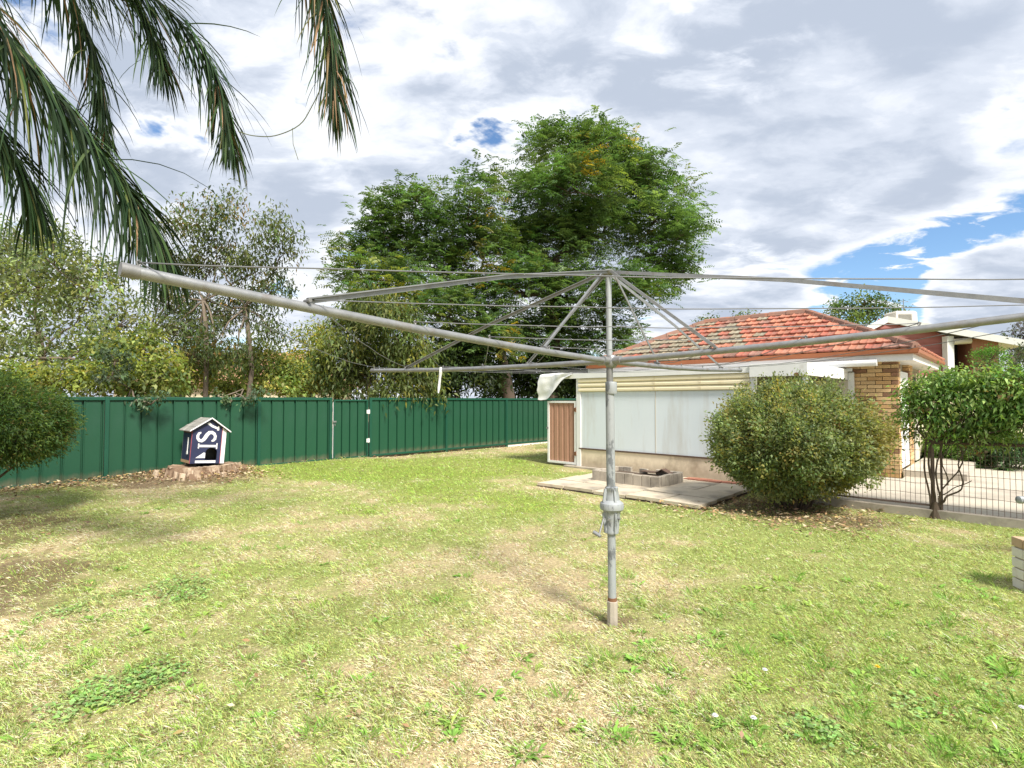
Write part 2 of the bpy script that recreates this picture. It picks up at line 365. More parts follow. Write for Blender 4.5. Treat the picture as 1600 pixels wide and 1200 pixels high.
def norm(a): return a/np.maximum(np.linalg.norm(a, axis=-1, keepdims=True), 1e-9)
def leaves(base, axis, nrm, ln, wd, droop=.15, mid=.45):
    """one quad per leaf: base, side, tip, side"""
    ax = norm(axis); side = norm(np.cross(ax, nrm)); up = np.cross(side, ax)
    ln = np.asarray(ln)[:, None]; wd = np.asarray(wd)[:, None]
    mid_ = base+ax*ln*mid+up*ln*.06
    tip = base+ax*ln-np.array((0, 0, 1.))*ln*droop
    return np.stack([base, mid_+side*wd*.5, tip, mid_-side*wd*.5], 1)

def on_lawn(x, y):
    s, v = house_sv(x, y)
    ok = (fence_side(x, y) > .06)
    ok &= ~((s > -1.2) & (v > -.12))
    ok &= ~((s > .84) & (s < 3.8) & (v > -2.52))
    ok &= ~((s > 4.2) & (v > -.95))
    ok &= ~((s > -1.4) & (s < .9) & (v > -.35))
    ok &= ~((x > 3.86) & (y > 3.55) & (y < 4.25))
    return ok
def build_grass():
    n = 560000
    px = NR.uniform(-140, 1740, n); u = NR.uniform(0, 1, n)
    py = 683+(1270-683)*u**1.15
    d_y = (600-py)/FPX
    dz = UPV.z*d_y+FWD.z; dy = UPV.y*d_y+FWD.y; t = -CAM_H/dz
    x = (px-800)/FPX*t; y = dy*t
    keep = on_lawn(x, y) & (y < 18); x, y = x[keep], y[keep]
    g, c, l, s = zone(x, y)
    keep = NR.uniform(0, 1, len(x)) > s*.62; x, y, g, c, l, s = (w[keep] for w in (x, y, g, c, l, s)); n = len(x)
    r = NR.uniform(0, 1, (n, 4))
    pg = .10+.72*g; isg = r[:, 0] < pg
    col = np.where(isg[:, None], C_GREEN, C_STRAW)
    lush = r[:, 1] < l*.85; col = np.where(lush[:, None], C_LUSH, col)
    clo = r[:, 2] < c*.75
    col = np.where(clo[:, None], C_CLOV, col)
    col = np.where(NR.uniform(0, 1, (n, 1)) < .09, np.array((.20, .13, .08)), col)
    col = col*(.64+.76*NR.uniform(0, 1, (n, 1)))*(1+.10*NR.normal(0, 1, (n, 3)))
    col = np.clip(col*1.06, .01, .75)
    ang = NR.uniform(0, 2*np.pi, n); lean = np.where(isg, NR.uniform(.35, 1.1, n), NR.uniform(.8, 1.5, n))
    ax = np.stack([np.cos(ang)*np.sin(lean), np.sin(ang)*np.sin(lean), np.cos(lean)], -1)
    nr = np.stack([-np.sin(ang+.6), np.cos(ang+.6), NR.uniform(.2, 1, n)], -1)
    ln = NR.uniform(.016, .050, n)*(.4+1.3*sstep(.25, .75, fbm(x*8+3, y*8, 3, 21)))*np.where(isg, 1.1, 1.)*(1+.45*lush)*(1+.02*y)
    wd = np.maximum(NR.uniform(.0024, .0042, n), .00075*y)
    ln = np.where(clo, NR.uniform(.015, .03, n)*(1+.03*y), ln); wd = np.where(clo, ln*.75, wd)
    ax = np.where(clo[:, None], np.stack([np.cos(ang), np.sin(ang), .35+0*ang], -1), ax)
    nr = np.where(clo[:, None], np.stack([.3*np.cos(ang*3), .3*np.sin(ang*3), 1+0*ang], -1), nr)
    z = gheight(x, y)+np.where(clo, NR.uniform(.01, .035, n), 0)
    base = np.stack([x, y, z-.004], -1)
    Vq = leaves(base, ax, nr, ln, wd, np.where(isg, .25, .12)[:, None])
    o = quads('grass', Vq, col, GRASSM); tagp(o, 'mown lawn of mixed dry straw and green blades', kind='stuff')
    # taller tufts and rosettes of broad weeds
    B = []; AX = []; NRM = []; LN = []; WD = []; C = []
    tufts = [(510, 1088), (730, 1082), (820, 1180), (300, 1135), (28, 992), (40, 1022), (108, 1170), (690, 940), (215, 1190), (745, 875), (1230, 1000), (1480, 940), (1540, 1010), (1330, 1120), (1110, 960), (1290, 970), (1440, 1060), (1590, 1100), (1180, 920), (1500, 1180), (1075, 1150), (640, 1170), (960, 1150), (390, 860), (575, 800), (1540, 905), (150, 970), (500, 950), (1010, 1010), (880, 1090)]
    for i in range(120): tufts.append((R.uniform(0, 1600), R.uniform(790, 1195)))
    for i in range(90): tufts.append((R.uniform(900, 1600), R.uniform(900, 1195)))
    for q, (a, b) in enumerate(tufts):
        c = G(a, b)
        if not on_lawn(np.array([c.x]), np.array([c.y]))[0]: continue
        broad = q % 2 == 0; big = 1 if q < 30 else R.uniform(.35, .7)
        for k in range(int((26 if broad else 40)*big)):
            an = R.uniform(0, 6.283); rr = R.uniform(0, .07)*big
            B.append((c.x+rr*math.cos(an), c.y+rr*math.sin(an), float(gheight(np.array(c.x), np.array(c.y))))); le = R.uniform(.8, 1.35) if broad else R.uniform(.2, .9)
            an += R.uniform(-.5, .5)
            AX.append((math.cos(an)*math.sin(le), math.sin(an)*math.sin(le), math.cos(le))); NRM.append((R.uniform(-.3, .3), R.uniform(-.3, .3), 1) if broad else (-math.sin(an), math.cos(an), .4))
            LN.append(R.uniform(.05, .09) if broad else R.uniform(.06, .13)); WD.append(R.uniform(.012, .02) if broad else R.uniform(.004, .006))
            f = R.uniform(.75, 1.3); C.append((.22*f, .40*f, .08*f) if q % 3 else (.32*f, .46*f, .10*f))
    o = quads('lawn_weeds', leaves(np.array(B), np.array(AX), np.array(NRM), np.array(LN)*.8, np.array(WD), .2), np.array(C), GRASSM); tagp(o, 'bright green tufts and broad weeds scattered over the lawn', kind='stuff')
build_grass()

def build_litter():
    pts = []
    for i in range(2600):
        t = R.uniform(-4.6, -2.2); d = abs(R.gauss(0, .45))+.06
        p = Fp(t)+FN*d; pts.append((p.x, p.y))
    for i in range(2600):
        a = R.uniform(0, 6.283); r = .35+abs(R.gauss(0, .42)); pts.append((STUMP.x+r*math.cos(a)*1.25, STUMP.y+r*math.sin(a)*.8))
    for i in range(200):
        p = Fp(R.uniform(-1.9, 2))+FN*(abs(R.gauss(0, .25))+.06); pts.append((p.x, p.y))
    for i in range(1500):
        s = R.uniform(3.1, 5.6); v = R.uniform(-2.9, -.85); pts.append(tuple(H(s+R.gauss(0, .2), v+R.gauss(0, .15)).xy))
    for i in range(130):
        p = G(R.uniform(-30, 1600), R.uniform(745, 1190)); pts.append((p.x, p.y))
    for i in range(160):
        p = G(R.uniform(-60, 160), R.uniform(800, 930)); pts.append((p.x, p.y))
    pts = np.array(pts); x, y = pts.T; keep = fence_side(x, y) > .03
    s, v = house_sv(x, y); keep &= ~((s > 4.2) & (v > -.85)); x, y = x[keep], y[keep]; n = len(x)
    an = NR.uniform(0, 6.283, n)
    base = np.stack([x, y, gheight(x, y)+NR.uniform(.012, .055, n)], -1)
    ax = np.stack([np.cos(an), np.sin(an), NR.uniform(-.1, .5, n)], -1); nr = np.stack([NR.normal(0, .5, n), NR.normal(0, .5, n), np.ones(n)], -1)
    ln = NR.uniform(.022, .068, n)*np.where(y < 5, .75, 1.15); pal = np.array([(.46, .34, .19), (.34, .21, .11), (.22, .13, .08), (.56, .46, .30), (.40, .30, .12), (.28, .18, .12)])
    o = quads('leaf_litter', leaves(base, ax, nr, ln, ln*.42, .05), pal[NR.integers(0, 6, n)]*NR.uniform(.7, 1.2, (n, 1)), LITTER)
    tagp(o, 'dry fallen leaves and bark chips along the fence and under the shrub', kind='stuff')
build_litter()

# ------------------------------------------------------------------ paving, driveway, kerb
def build_paving():
    root = bpy.data.objects.new('paving', None); COL.objects.link(root); o0 = H(2.3, -1.4); root.location = o0; ORG[root] = o0
    tagp(root, 'uneven concrete slab paving in front of the white shed wall', kind='structure')
    base = MB().boxa(H(.88, -2.44, -.06), U*2.86, V*2.3, Z*.055); tagp(obj('paving_bed', base, M['soil'], root))
    me = None
    ns, nv, sz = 5, 4, .575
    for i in range(ns):
        for j in range(nv):
            c = H(.88+(i+.5)*sz, -2.44+(j+.5)*sz)
            if me is None:
                b = MB(); k = sz/2-.011
                b.prism([U*-k+V*-k, U*k+V*-k, U*k+V*k, U*-k+V*k], Z*.045)
                me = bpy.data.meshes.new('paving_slab'); me.from_pydata(b.v, [], b.f); me.materials.append(M['slab'])
            o = bpy.data.objects.new('paving_slab', me); COL.objects.link(o); o.parent = root
            o.location = c+Z*(.004+R.uniform(-.007, .009))-o0; o.rotation_euler = (R.gauss(0, .010), R.gauss(0, .010), R.gauss(0, .012))
    # concrete ledge at the foot of the wall, a few red brick pavers at its end
    obj('concrete_ledge', MB().boxa(H(-.35, -.13, -.05), U*4.1, V*.125, Z*.085), M['conc'], root, bevel=.006)
    bm = None
    for i in range(6):
        for j in range(2):
            if bm is None:
                b = MB().boxa(U*-.105+V*-.05, U*.21, V*.10, Z*.05); bm = bpy.data.meshes.new('brick_paver'); bm.from_pydata(b.v, [], b.f); bm.materials.append(mat('red_paver', (.40, .17, .11), (.30, .13, .09), 10, .9, .3, 40, rnd=.2))
            o = bpy.data.objects.new('brick_paver', bm); COL.objects.link(o); o.parent = root; o.location = H(2.62+i*.225, -.30+j*.115, .01+R.uniform(0, .008))-o0; o.rotation_euler = (R.gauss(0, .02), R.gauss(0, .02), R.gauss(0, .03))
build_paving()
def build_drive():
    b = MB()
    b.prism([H(4.45, -.74), H(12, -.74), H(12, 8), H(5.3, 8), H(5.3, 2.5), H(4.45, 2.5)], Z*.035)
    o = obj('driveway', b, M['drive']); tagp(o, 'pale stained concrete driveway behind the wire fence', kind='structure')
    b = MB()
    b.boxa(H(4.3, -.885, -.03), U*7.5, V*.13, Z*.115)
    o = obj('kerb', b, M['conc'], bevel=.008); tagp(o, 'low concrete kerb under the wire mesh fence', kind='structure')
    p = MB().boxa(H(5.27, 2.9, .02), U*.9, V*4.2, Z*.13); o = obj('porch_step', p, M['drive']); tagp(o, 'concrete porch step beside the brick wall', kind='structure')
build_drive()

# ------------------------------------------------------------------ green fences and gate
FT = 1.50
def fence_strip_mesh(w, h):
    """one pan of folded steel with a raised rib at its right edge; x along, y out, z up"""
    r = .028; prof = [(0, 0), (w-.052, 0), (w-.047, -.034), (w-.024, -.034), (w-.019, .010), (w-.005, .010), (w, 0)]
    prof += [(x, y-.004) for x, y in reversed(prof)]
    b = MB().prism([Vector((x, y, 0)) for x, y in prof], Z*h)
    me = bpy.data.meshes.new('steel_sheet'); me.from_pydata(b.v, [], b.f); me.materials.append(M['fence']); return me
FROT = math.atan2(FDn.y, FDn.x)
def fence_bay(root, t0, t1, z0=.06, post0=True, nstrip=None):
    a, b_ = Fp(t0), Fp(t1); ln = (b_-a).length
    n = nstrip or max(1, round((ln-.07)/.262)); w = (ln-.07)/n
    me = fence_strip_mesh(w, FT-z0-.05)
    for i in range(n):
        o = bpy.data.objects.new('steel_sheet', me); COL.objects.link(o); o.parent = root
        pos = a+FDn*(.035+i*w)+Z*(z0+.02); o.location = pos-ORG[root]
        # outward = FN: local y must map to FN -> rotate by FROT and mirror y
        o.rotation_euler = (0, 0, FROT); o.scale = (1, -1, 1)
    for nm, z, hh in (('top_rail', FT-.055, .06), ('bottom_rail', z0-.01, .05)):
        mb = MB().boxa(a+FDn*.03-FN*.02+Z*z, FDn*(ln-.06), FN*.052, Z*hh); obj(nm, mb, M['fpost'], root, bevel=.006)
def fence_post(root, t, h=FT+.01):
    p = Fp(t); mb = MB().boxa(p-FDn*.032-FN*.03+Z*-.05, FDn*.064, FN*.068, Z*(h+.05)); obj('post', mb, M['fpost'], root, bevel=.006)
def build_fence():
    r1 = thing('steel_fence', Fp(-3), 'dark green ribbed steel fence behind the kennel, left of the gate', 'fence')
    ts = [-5.2, -4.18, -3.166, -2.096, -1.43]
    for a, b in zip(ts, ts[1:]): fence_bay(r1, a, b)
    for t in ts: fence_post(r1, t)
    r2 = thing('steel_fence', Fp(1), 'dark green ribbed steel fence running from the gate to the shed', 'fence')
    ts = [-.995, 0, 1.0, 1.98, 2.96, 3.94]
    for a, b in zip(ts, ts[1:]): fence_bay(r2, a, b, .075)
    for t in ts: fence_post(r2, t)
    obj('plinth', MB().boxa(Fp(1.03)-FN*.02+Z*-.04, FD*1.9, FN*.03, Z*.1), M['white'], r2)
    # gate
    g0, g1 = -1.40, -1.025
    rg = thing('steel_gate', Fp((g0+g1)/2), 'narrow green steel gate with pale hinges set in the fence', 'gate')
    a, b_ = Fp(g0), Fp(g1); ln = (b_-a).length
    n = 4; w = (ln-.07)/n; me = fence_strip_mesh(w, FT-.16)
    for i in range(n):
        o = bpy.data.objects.new('steel_sheet', me); COL.objects.link(o); o.parent = rg
        o.location = a+FDn*(.035+i*w)+Z*.10-ORG[rg]; o.rotation_euler = (0, 0, FROT); o.scale = (1, -1, 1)
    fr = MB()
    for q in (a, b_-FDn*.035): fr.boxa(q-FN*.015+Z*.07, FDn*.035, FN*.045, Z*(FT-.11))
    for z in (.07, FT-.075): fr.boxa(a+FDn*.0355-FN*.0145+Z*z, FDn*(ln-.071), FN*.044, Z*.035)
    obj('gate_frame', fr, M['fpost'], rg)
    gal = M['steel']
    for z in (.42, 1.12):
        h = MB().boxa(b_-FDn*.045+FN*.031+Z*z, FDn*.10, FN*.006, Z*.09); h.tube([b_+FDn*.018+FN*.036+Z*(z-.01), b_+FDn*.018+FN*.036+Z*(z+.10)], .011, 8); obj('hinge', h, M['white'], rg)
    obj('gap_strip', MB().boxa(a-FDn*.012-FN*.01+Z*.1, FDn*.009, FN*.02, Z*(FT-.2)), M['letter'], rg)
    lt = MB().boxa(a-FDn*.03+FN*.031+Z*.93, FDn*.09, FN*.01, Z*.035); lt.tube([a+FN*.05+Z*.90, a+FN*.05+FDn*.015+Z*.84, a+FN*.05+FDn*.03+Z*.90], .006, 6); obj('latch', lt, gal, rg)
build_fence()

# ------------------------------------------------------------------ stump and kennel
def build_stump():
    r = thing('tree_stump', STUMP, 'broad rotten tree stump under the navy kennel, flared and splitting', 'stump')
    n, m = 72, 9; vs = []; fs = []
    for j in range(m+1):
        h = j/m
        for k in range(n):
            a = 2*math.pi*k/n
            lob = .5+.5*math.cos(a*9+.9*math.sin(3*a))+.35*math.cos(a*23)
            rr = .47+.13*lob*(1-h)**1.2+.22*(1-h)**3+.035*mnoise.noise((3*math.cos(a), 3*math.sin(a), h*2))+.022*((k*7919) % 13/13-.5)
            z = .285*h-.03+(.03*mnoise.noise((5*math.cos(a), 5*math.sin(a), 1)) if j == m else 0)
            vs.append(STUMP+Vector((rr*math.cos(a)*1.22*V.x/.7+0, 0, 0))*0+V*(rr*math.cos(a)*1.15)+U*(rr*math.sin(a)*.95)+Z*z)
    for j in range(m):
        for k in range(n): k2 = (k+1) % n; fs.append((j*n+k, j*n+k2, (j+1)*n+k2, (j+1)*n+k))
    c = len(vs); vs.append(STUMP+Z*.24)
    for k in range(n): fs.append((m*n+k, m*n+(k+1) % n, c))
    obj('trunk_base', MB().add(vs, fs), M['stump'], r)
    for i in range(70):
        a = R.uniform(-.5, 3.6); rr = R.uniform(.50, .74); h = R.uniform(.06, .25)
        p = STUMP+V*(rr*math.cos(a)*1.2)+U*(rr*math.sin(a)*.95)
        t_ = (V*-math.sin(a)+U*math.cos(a)).normalized(); o_ = (V*math.cos(a)+U*math.sin(a)).normalized(); w = R.uniform(.03, .08)
        b = MB().add([p-t_*w+o_*.02, p+t_*w+o_*.03, p+t_*w*.8-o_*.05+Z*h, p-t_*w*.7-o_*.05+Z*(h*R.uniform(.75, 1)), p-t_*w-o_*.08, p+t_*w-o_*.08, p+t_*w*.7-o_*.09+Z*h*.95, p-t_*w*.7-o_*.09+Z*h*.9],
                     [(0,1,2,3), (1,5,6,2), (4,0,3,7), (3,2,6,7), (5,4,7,6), (0,4,5,1)])
        obj('bark_slab', b, M['stump'], r)
build_stump()
def build_kennel():
    base = STUMP+FN*-.02+Z*.30+V*.0
    r = thing('kennel', base, 'small navy wooden kennel with white letters, tilted on the stump by the fence', 'kennel')
    T = Matrix.Translation(base) @ Matrix.Rotation(rad(4.5), 4, -FN*-1) if False else Matrix.Translation(base)
    lean = Matrix.Rotation(rad(-4.5), 4, -FN)        # top leans to the right as seen from the front
    ex, ey, ez = V, -FN, Z
    def K(x, y, z):
        p = ex*x+ey*y+ez*z; p = (Matrix.Rotation(rad(4.0), 4, ey)) @ p
        return base+p
    def kb(b, x, y, z, dx, dy, dz): return b.boxa(K(x, y, z), K(x+dx, y, z)-K(x, y, z), K(x, y+dy, z)-K(x, y, z), K(x, y, z+dz)-K(x, y, z))
    w, d, hw, ha = .56, .52, .60, .80
    # front board with arched opening: outline polygon ring built from two strips
    hx, hz0, hr, hs = .055, .065, .095, .14              # opening centre x, bottom, half width, straight height
    arch = [(hx-hr, hz0), (hx-hr, hz0+hs)]+[(hx-hr*math.cos(a), hz0+hs+hr*.85*math.sin(a)) for a in np.linspace(0, math.pi, 11)[1:-1]]+[(hx+hr, hz0+hs), (hx+hr, hz0)]
    fb = MB()
    def fpr(pts, y=-d/2-.012, t=.014): fb.prism([K(x, y, z) for x, z in pts], K(0, y+t, 0)-K(0, y, 0))
    L_, R_ = -w/2, w/2
    zt = hz0+hs+hr*.85
    fpr([(L_, 0), (hx-hr, 0), (hx-hr, hz0+hs), (hx-hr, zt), (L_, zt)])
    fpr([(hx-hr, 0), (hx+hr, 0), (hx+hr, hz0), (hx-hr, hz0)])
    fpr([(hx+hr, 0), (R_-.075, 0), (R_-.075, zt), (hx+hr, zt)])
    for i in range(1, len(arch)-2):
        (x0, z0), (x1, z1) = arch[i], arch[i+1]
        if abs(x1-x0) > 1e-4: fpr([(x0, z0), (x1, z1), (x1, zt), (x0, zt)])
    fpr([(L_, zt), (R_-.075, zt), (R_-.075, hw+.055), (0, ha), (L_, hw)])
    obj('front_board', fb, M['navy'], r)
    st = MB(); st.prism([K(x, -d/2-.013, z) for x, z in [(R_-.066, 0), (R_, 0), (R_, hw), (R_-.066, hw+.05)]], K(0, .015, 0)-K(0, 0, 0)); obj('white_band', st, M['letter'], r)
    st = MB(); st.prism([K(x, -d/2-.0125, z) for x, z in [(R_-.075, 0), (R_-.066, 0), (R_-.066, hw+.05), (R_-.075, hw+.055)]], K(0, .014, 0)-K(0, 0, 0)); obj('red_stripe', st, M['pink'], r)
    # walls, floor
    b = MB(); kb(b, L_, -d/2+.003, .05, .012, d-.003, hw-.05-.06); obj('side_wall', b, M['navy'], r)
    b = MB(); kb(b, L_-.004, -d/2+.003, 0, .016, d-.003, .05); obj('bottom_rail', b, M['tan'], r)
    b = MB(); kb(b, L_-.003, -d/2+.003, hw-.06, .015, d-.003, .06); obj('top_rail', b, mat('brown_rail', (.20, .09, .05), None, 6, .8), r)
    b = MB(); kb(b, L_-.006, -d/2-.006, 0, .012, .009, hw); obj('corner_edge', b, M['pink'], r)
    b = MB(); kb(b, R_-.014, -d/2+.003, 0, .014, d-.003, hw); obj('side_wall', b, M['greytimber'], r)
    b = MB(); b.prism([K(x, d/2, z) for x, z in [(L_, 0), (R_, 0), (R_, hw), (0, ha), (L_, hw)]], K(0, -.012, 0)-K(0, 0, 0)); obj('back_board', b, M['greytimber'], r)
    b = MB(); kb(b, L_+.013, -d/2+.004, .002, w-.03, d-.02, .014); obj('floor_board', b, M['dark'], r)
    b = MB(); kb(b, L_-.022, -d/2+.13, .20, .012, .02, .26); kb(b, L_-.024, -d/2+.115, .16, .014, .05, .05); obj('side_latch', b, M['white'], r)
    for x in (-.18, .18):
        b = MB(); kb(b, x-.03, -.2, -.05, .06, .4, .05); obj('bearer', b, M['dark'], r)
    # roof: two sloping boards with battens
    sl = (ha-hw)/(w/2)
    for sg in (-1, 1):
        ov = .06; x0 = sg*(w/2+ov); z0 = hw-sl*ov+.012
        ra = K(0, -d/2-.07, ha+.012); rb = K(x0, -d/2-.07, z0); dep = K(0, d+.14, 0)-K(0, 0, 0); up = K(0, 0, .014)-K(0, 0, 0)
        b = MB(); b.prism([ra, rb, rb+up, ra+up], dep); rp = obj('roof_board', b, M['greytimber'], r)
        e = MB(); e.prism([ra-dep*.012, rb-dep*.012, rb-dep*.012+up*1.6, ra-dep*.012+up*1.6], dep*.011); obj('edge_strip', e, M['letter'], rp)
        for f in (.25, .6): 
            q = ra.lerp(rb, f)+up*1.02; e = MB(); e.boxa(q, (rb-ra).normalized()*.05, dep, up*.5); obj('batten', e, M['greytimber'], rp)
    # lettering, turned to read upwards: an N, an S and the foot of a third letter
    yl = -d/2-.0135
    def let(polys):
        b = MB()
        for pts in polys: b.prism([K(x, yl, z) for x, z in pts], K(0, -.002, 0)-K(0, 0, 0))
        obj('letter', b, M['letter'], r)
    let([[(-.20, .012), (.135, .012), (.135, .055), (-.20, .055)],
         [(-.175, .295), (.145, .295), (.145, .335), (-.175, .335)], [(-.175, .27), (-.155, .27), (-.155, .36), (-.175, .36)], [(.125, .262), (.145, .262), (.145, .295), (.125, .295)], [(.125, .335), (.145, .335), (.145, .368), (.125, .368)],
         [(-.20, .10), (-.045, .10), (-.045, .19), (-.07, .20), (-.12, .16)]])
    # S from a thick centre line (letter top points left)
    cl = []
    for a in np.linspace(-20, 200, 15): cl.append((.075+.045*math.sin(rad(a)) if False else .09-.0, 0))
    path = []
    for a in np.linspace(-55, 200, 16): path.append((-.075-.058*math.cos(rad(a))*-1*-1, .0))
    # parametric S in its own frame (p right, q up), then rotated a quarter turn counter-clockwise
    sp = [(.066, .095), (.05, .128), (.012, .145), (-.03, .142), (-.064, .115), (-.070, .075), (-.045, .042), (-.005, .018), (.035, -.006), (.066, -.036), (.070, -.080), (.048, -.118), (.008, -.138), (-.034, -.135), (-.062, -.112), (-.072, -.082)]
    wd = [.014, .024, .028, .028, .03, .033, .036, .038, .038, .036, .033, .03, .028, .028, .024, .014]
    pts = [Vector((p, q)) for p, q in sp]; left = []; right = []
    for i, p in enumerate(pts):
        t = (pts[min(i+1, len(pts)-1)]-pts[max(0, i-1)]).normalized(); nn = Vector((-t.y, t.x)); left.append(p+nn*wd[i]*.5*1.6); right.append(p-nn*wd[i]*.5*1.6)
    cx, cz = -.045, .485
    polys = []
    for i in range(len(pts)-1):
        q = [left[i], left[i+1], right[i+1], right[i]]; polys.append([(cx-a.y*1.02, cz+a.x*1.1) for a in q])
    let(polys)
    let([[(-.055, .715), (.03, .655), (.135, .615), (.145, .645), (.03, .70), (-.02, .745)], [(.115, .600), (.15, .600), (.15, .68), (.125, .685)]])
build_kennel()

# ------------------------------------------------------------------ clothes hoist
def build_hoist():
    B = G(957, 975); HB = Vector((B.x-.01, B.y, 0))
    r = thing('clothes_hoist', B, 'old galvanised rotary clothes hoist with four long arms on the lawn', 'clothes hoist')
    zh, zt, La, phi = 1.705, 2.30, 2.655, rad(229.4)
    q = math.pi/4
    sl = MB(); 
    for z0, z1, w in ((-.08, .15, .036), ):
        pr = [(w*math.cos(a), w*math.sin(a)) for a in np.linspace(0, 2*math.pi, 9)[:-1]+.2]
        sl.prism([B+Vector((x, y, z0)) for x, y in pr], Z*(z1-z0))
    obj('base_sleeve', sl, M['conc'], r, bevel=.004)
    obj('rust_ring', MB().tube([B+Z*.15, B+Z*.172], .030, 16), M['rust'], r)
    def ax(z): return B.lerp(HB, z/1.7)+Z*z
    obj('lower_pole', MB().tube([ax(.172), ax(.60)], .0265, 20), M['paintpole'], r, smooth=True)
    obj('middle_pole', MB().tube([ax(.86), ax(1.49)], .0285, 20), M['paintpole'], r, smooth=True)
    g = MB().lathe([(.042, .585), (.044, .60), (.040, .612), (.046, .66), (.052, .70), (.056, .722), (.060, .728), (.076, .742), (.0785, .76), (.074, .780), (.058, .792), (.048, .80), (.044, .83), (.040, .862), (.0425, .866), (.042, .882), (.034, .886)], ax(0), 28)
    gc = obj('gear_casing', g, M['paintpole'], r, smooth=True)
    for a in (-1.35, .25, 1.8, 3.4):
        d = Vector((math.cos(a), math.sin(a), 0)); t = Vector((-d.y, d.x, 0))
        rb = MB().prism([ax(.59)+d*.03, ax(.59)+d*.051, ax(.72)+d*.066, ax(.72)+d*.03], t*.012); obj('casing_rib', rb, M['paintpole'], gc)
        rb = MB().prism([ax(.79)+d*.03, ax(.79)+d*.062, ax(.875)+d*.050, ax(.875)+d*.03], t*.012); obj('casing_rib', rb, M['paintpole'], gc)
    for a in (-.7, -2.0):
        d = Vector((math.cos(a), math.sin(a), 0)); obj('casing_bolt', MB().tube([ax(.685)+d*.045, ax(.685)+d*.064], .009, 6), M['steel'], gc)
    c0 = ax(.69)+Vector((-.045, -.02, 0)); c1 = c0+Vector((-.05, -.06, -.105))
    cr = MB().tube([c0+Vector((.03, .01, 0)), c0, c0+Vector((-.012, -.008, -.012)), c1], .006, 8); ch = obj('crank_handle', cr, M['steel_d'], r, smooth=True)
    kn = MB().tube([c1+Vector((.010, -.01, 0)), c1+Vector((-.012, .012, .012)), c1+Vector((-.03, .026, .02))], [.010, .013, .012], 10); obj('crank_grip', kn, M['steel'], ch, smooth=True)
    obj('collar', MB().lathe([(.036, 1.49), (.038, 1.495), (.038, 1.56), (.036, 1.568), (.03, 1.57)], ax(0), 24), M['paintpole'], r, smooth=True)
    obj('inner_tube', MB().tube([ax(1.57), ax(zh-.03)], .0215, 18), M['steel_d'], r, smooth=True)
    hub = MB().lathe([(.024, zh-.045), (.036, zh-.035), (.040, zh-.015), (.040, zh+.02), (.034, zh+.035), (.024, zh+.04)], ax(0), 20)
    top = ax(zt)
    obj('upper_pole', MB().tube([ax(zh+.03), top], .019, 18), M['paintpole'], r, smooth=True)
    obj('top_plate', MB().lathe([(.022, zt-.03), (.040, zt-.01), (.042, zt), (.03, zt+.008)], Vector((top.x, top.y, 0)), 16), M['steel_d'], r, smooth=True)
    s = [.075*CAM_H, .098*CAM_H, .038*CAM_H, .024*CAM_H]
    hc = ax(zh); tips = []; dirs = []
    for k in range(4):
        a = phi+k*math.pi/2; tips.append(hc+Vector((La*math.cos(a), La*math.sin(a), s[k]))); dirs.append((tips[-1]-hc).normalized())
        hub.tube([hc+dirs[-1]*.02, hc+dirs[-1]*.085], .027, 14)
    obj('hub', hub, M['steel'], r, smooth=True)
    def apt(k, u):
        p = hc.lerp(tips[k], u); p.z -= .035*math.sin(math.pi*min(1, u))*.55; return p
    us = [.985, .79, .61, .435, .25]
    for k in range(4):
        arm = obj('arm', MB().tube([apt(k, u) for u in (.025, .2, .4, .6, .8, 1.0)], [.0185, .0185, .018, .018, .0175, .0175], 14), M['steel'], r, smooth=True)
        obj('end_ring', MB().tube([apt(k, .985), apt(k, 1.0)+dirs[k]*.004], .0205, 14), M['steel_d'], arm, smooth=True)
        sd_ = Vector((-dirs[k].y, dirs[k].x, 0)).normalized()
        for u, off, wdt in ((.795, .018, .017), (.262, -.018, .013)):
            e = apt(k, u)+Z*.028+sd_*off*.5; t0 = top+Z*-.004+dirs[k]*.03+sd_*off
            mid = t0.lerp(e, .5)+Z*(.025 if u > .5 else 0)
            st = MB(); 
            for p0, p1 in ((t0, mid), (mid, e)):
                dd = (p1-p0); n2 = sd_; up = dd.cross(n2).normalized()
                st.boxa(p0-n2*wdt*.5, n2*wdt, dd, up*.005); st.boxa(p0-n2*wdt*.5, n2*.004, dd, up*-wdt)
            so = obj('strut', st, M['steel'], r)
            obj('strut_bolt', MB().tube([e-sd_*.02-Z*.006, e+sd_*.02-Z*.006], .007, 8), M['steel_d'], so)
        for u in us:
            p = apt(k, u); ey = MB().tube([p+Z*.016, p+Z*.03+dirs[k]*.006, p+Z*.036, p+Z*.03-dirs[k]*.006, p+Z*.016], .003, 6); obj('line_eye', ey, M['steel_d'], arm)
    for u in us:
        w = MB()
        for k in range(4):
            a_, b_ = apt(k, u)+Z*.03, apt((k+1) % 4, u)+Z*.03; pts = []
            sag = .012+.018*u if k == 0 else .035+.03*R.random()
            for i in range(25):
                f = i/24; p = a_.lerp(b_, f); p.z -= sag*4*f*(1-f)+.0045*mnoise.noise((f*9, u*13, k*5.)); pts.append(p)
            w.tube(pts, .0022, 6)
        obj('clothes_line', w, M['wire'], r, smooth='full')
    # rag knotted on the far left arm
    p = apt(3, .62)
    rg = thing('rag_strip', p, 'thin white rag hanging from the far left arm of the hoist', 'rag')
    pts = [p+Vector((0, -.02, .02)), p+Vector((0, -.025, -.02)), p+Vector((-.008, -.02, -.08)), p+Vector((-.016, -.015, -.15)), p+Vector((-.02, -.02, -.20))]
    b = MB().tube(pts, [.011, .014, .010, .012, .006], 7); obj('cloth', b, M['tarp'], rg)
build_hoist()

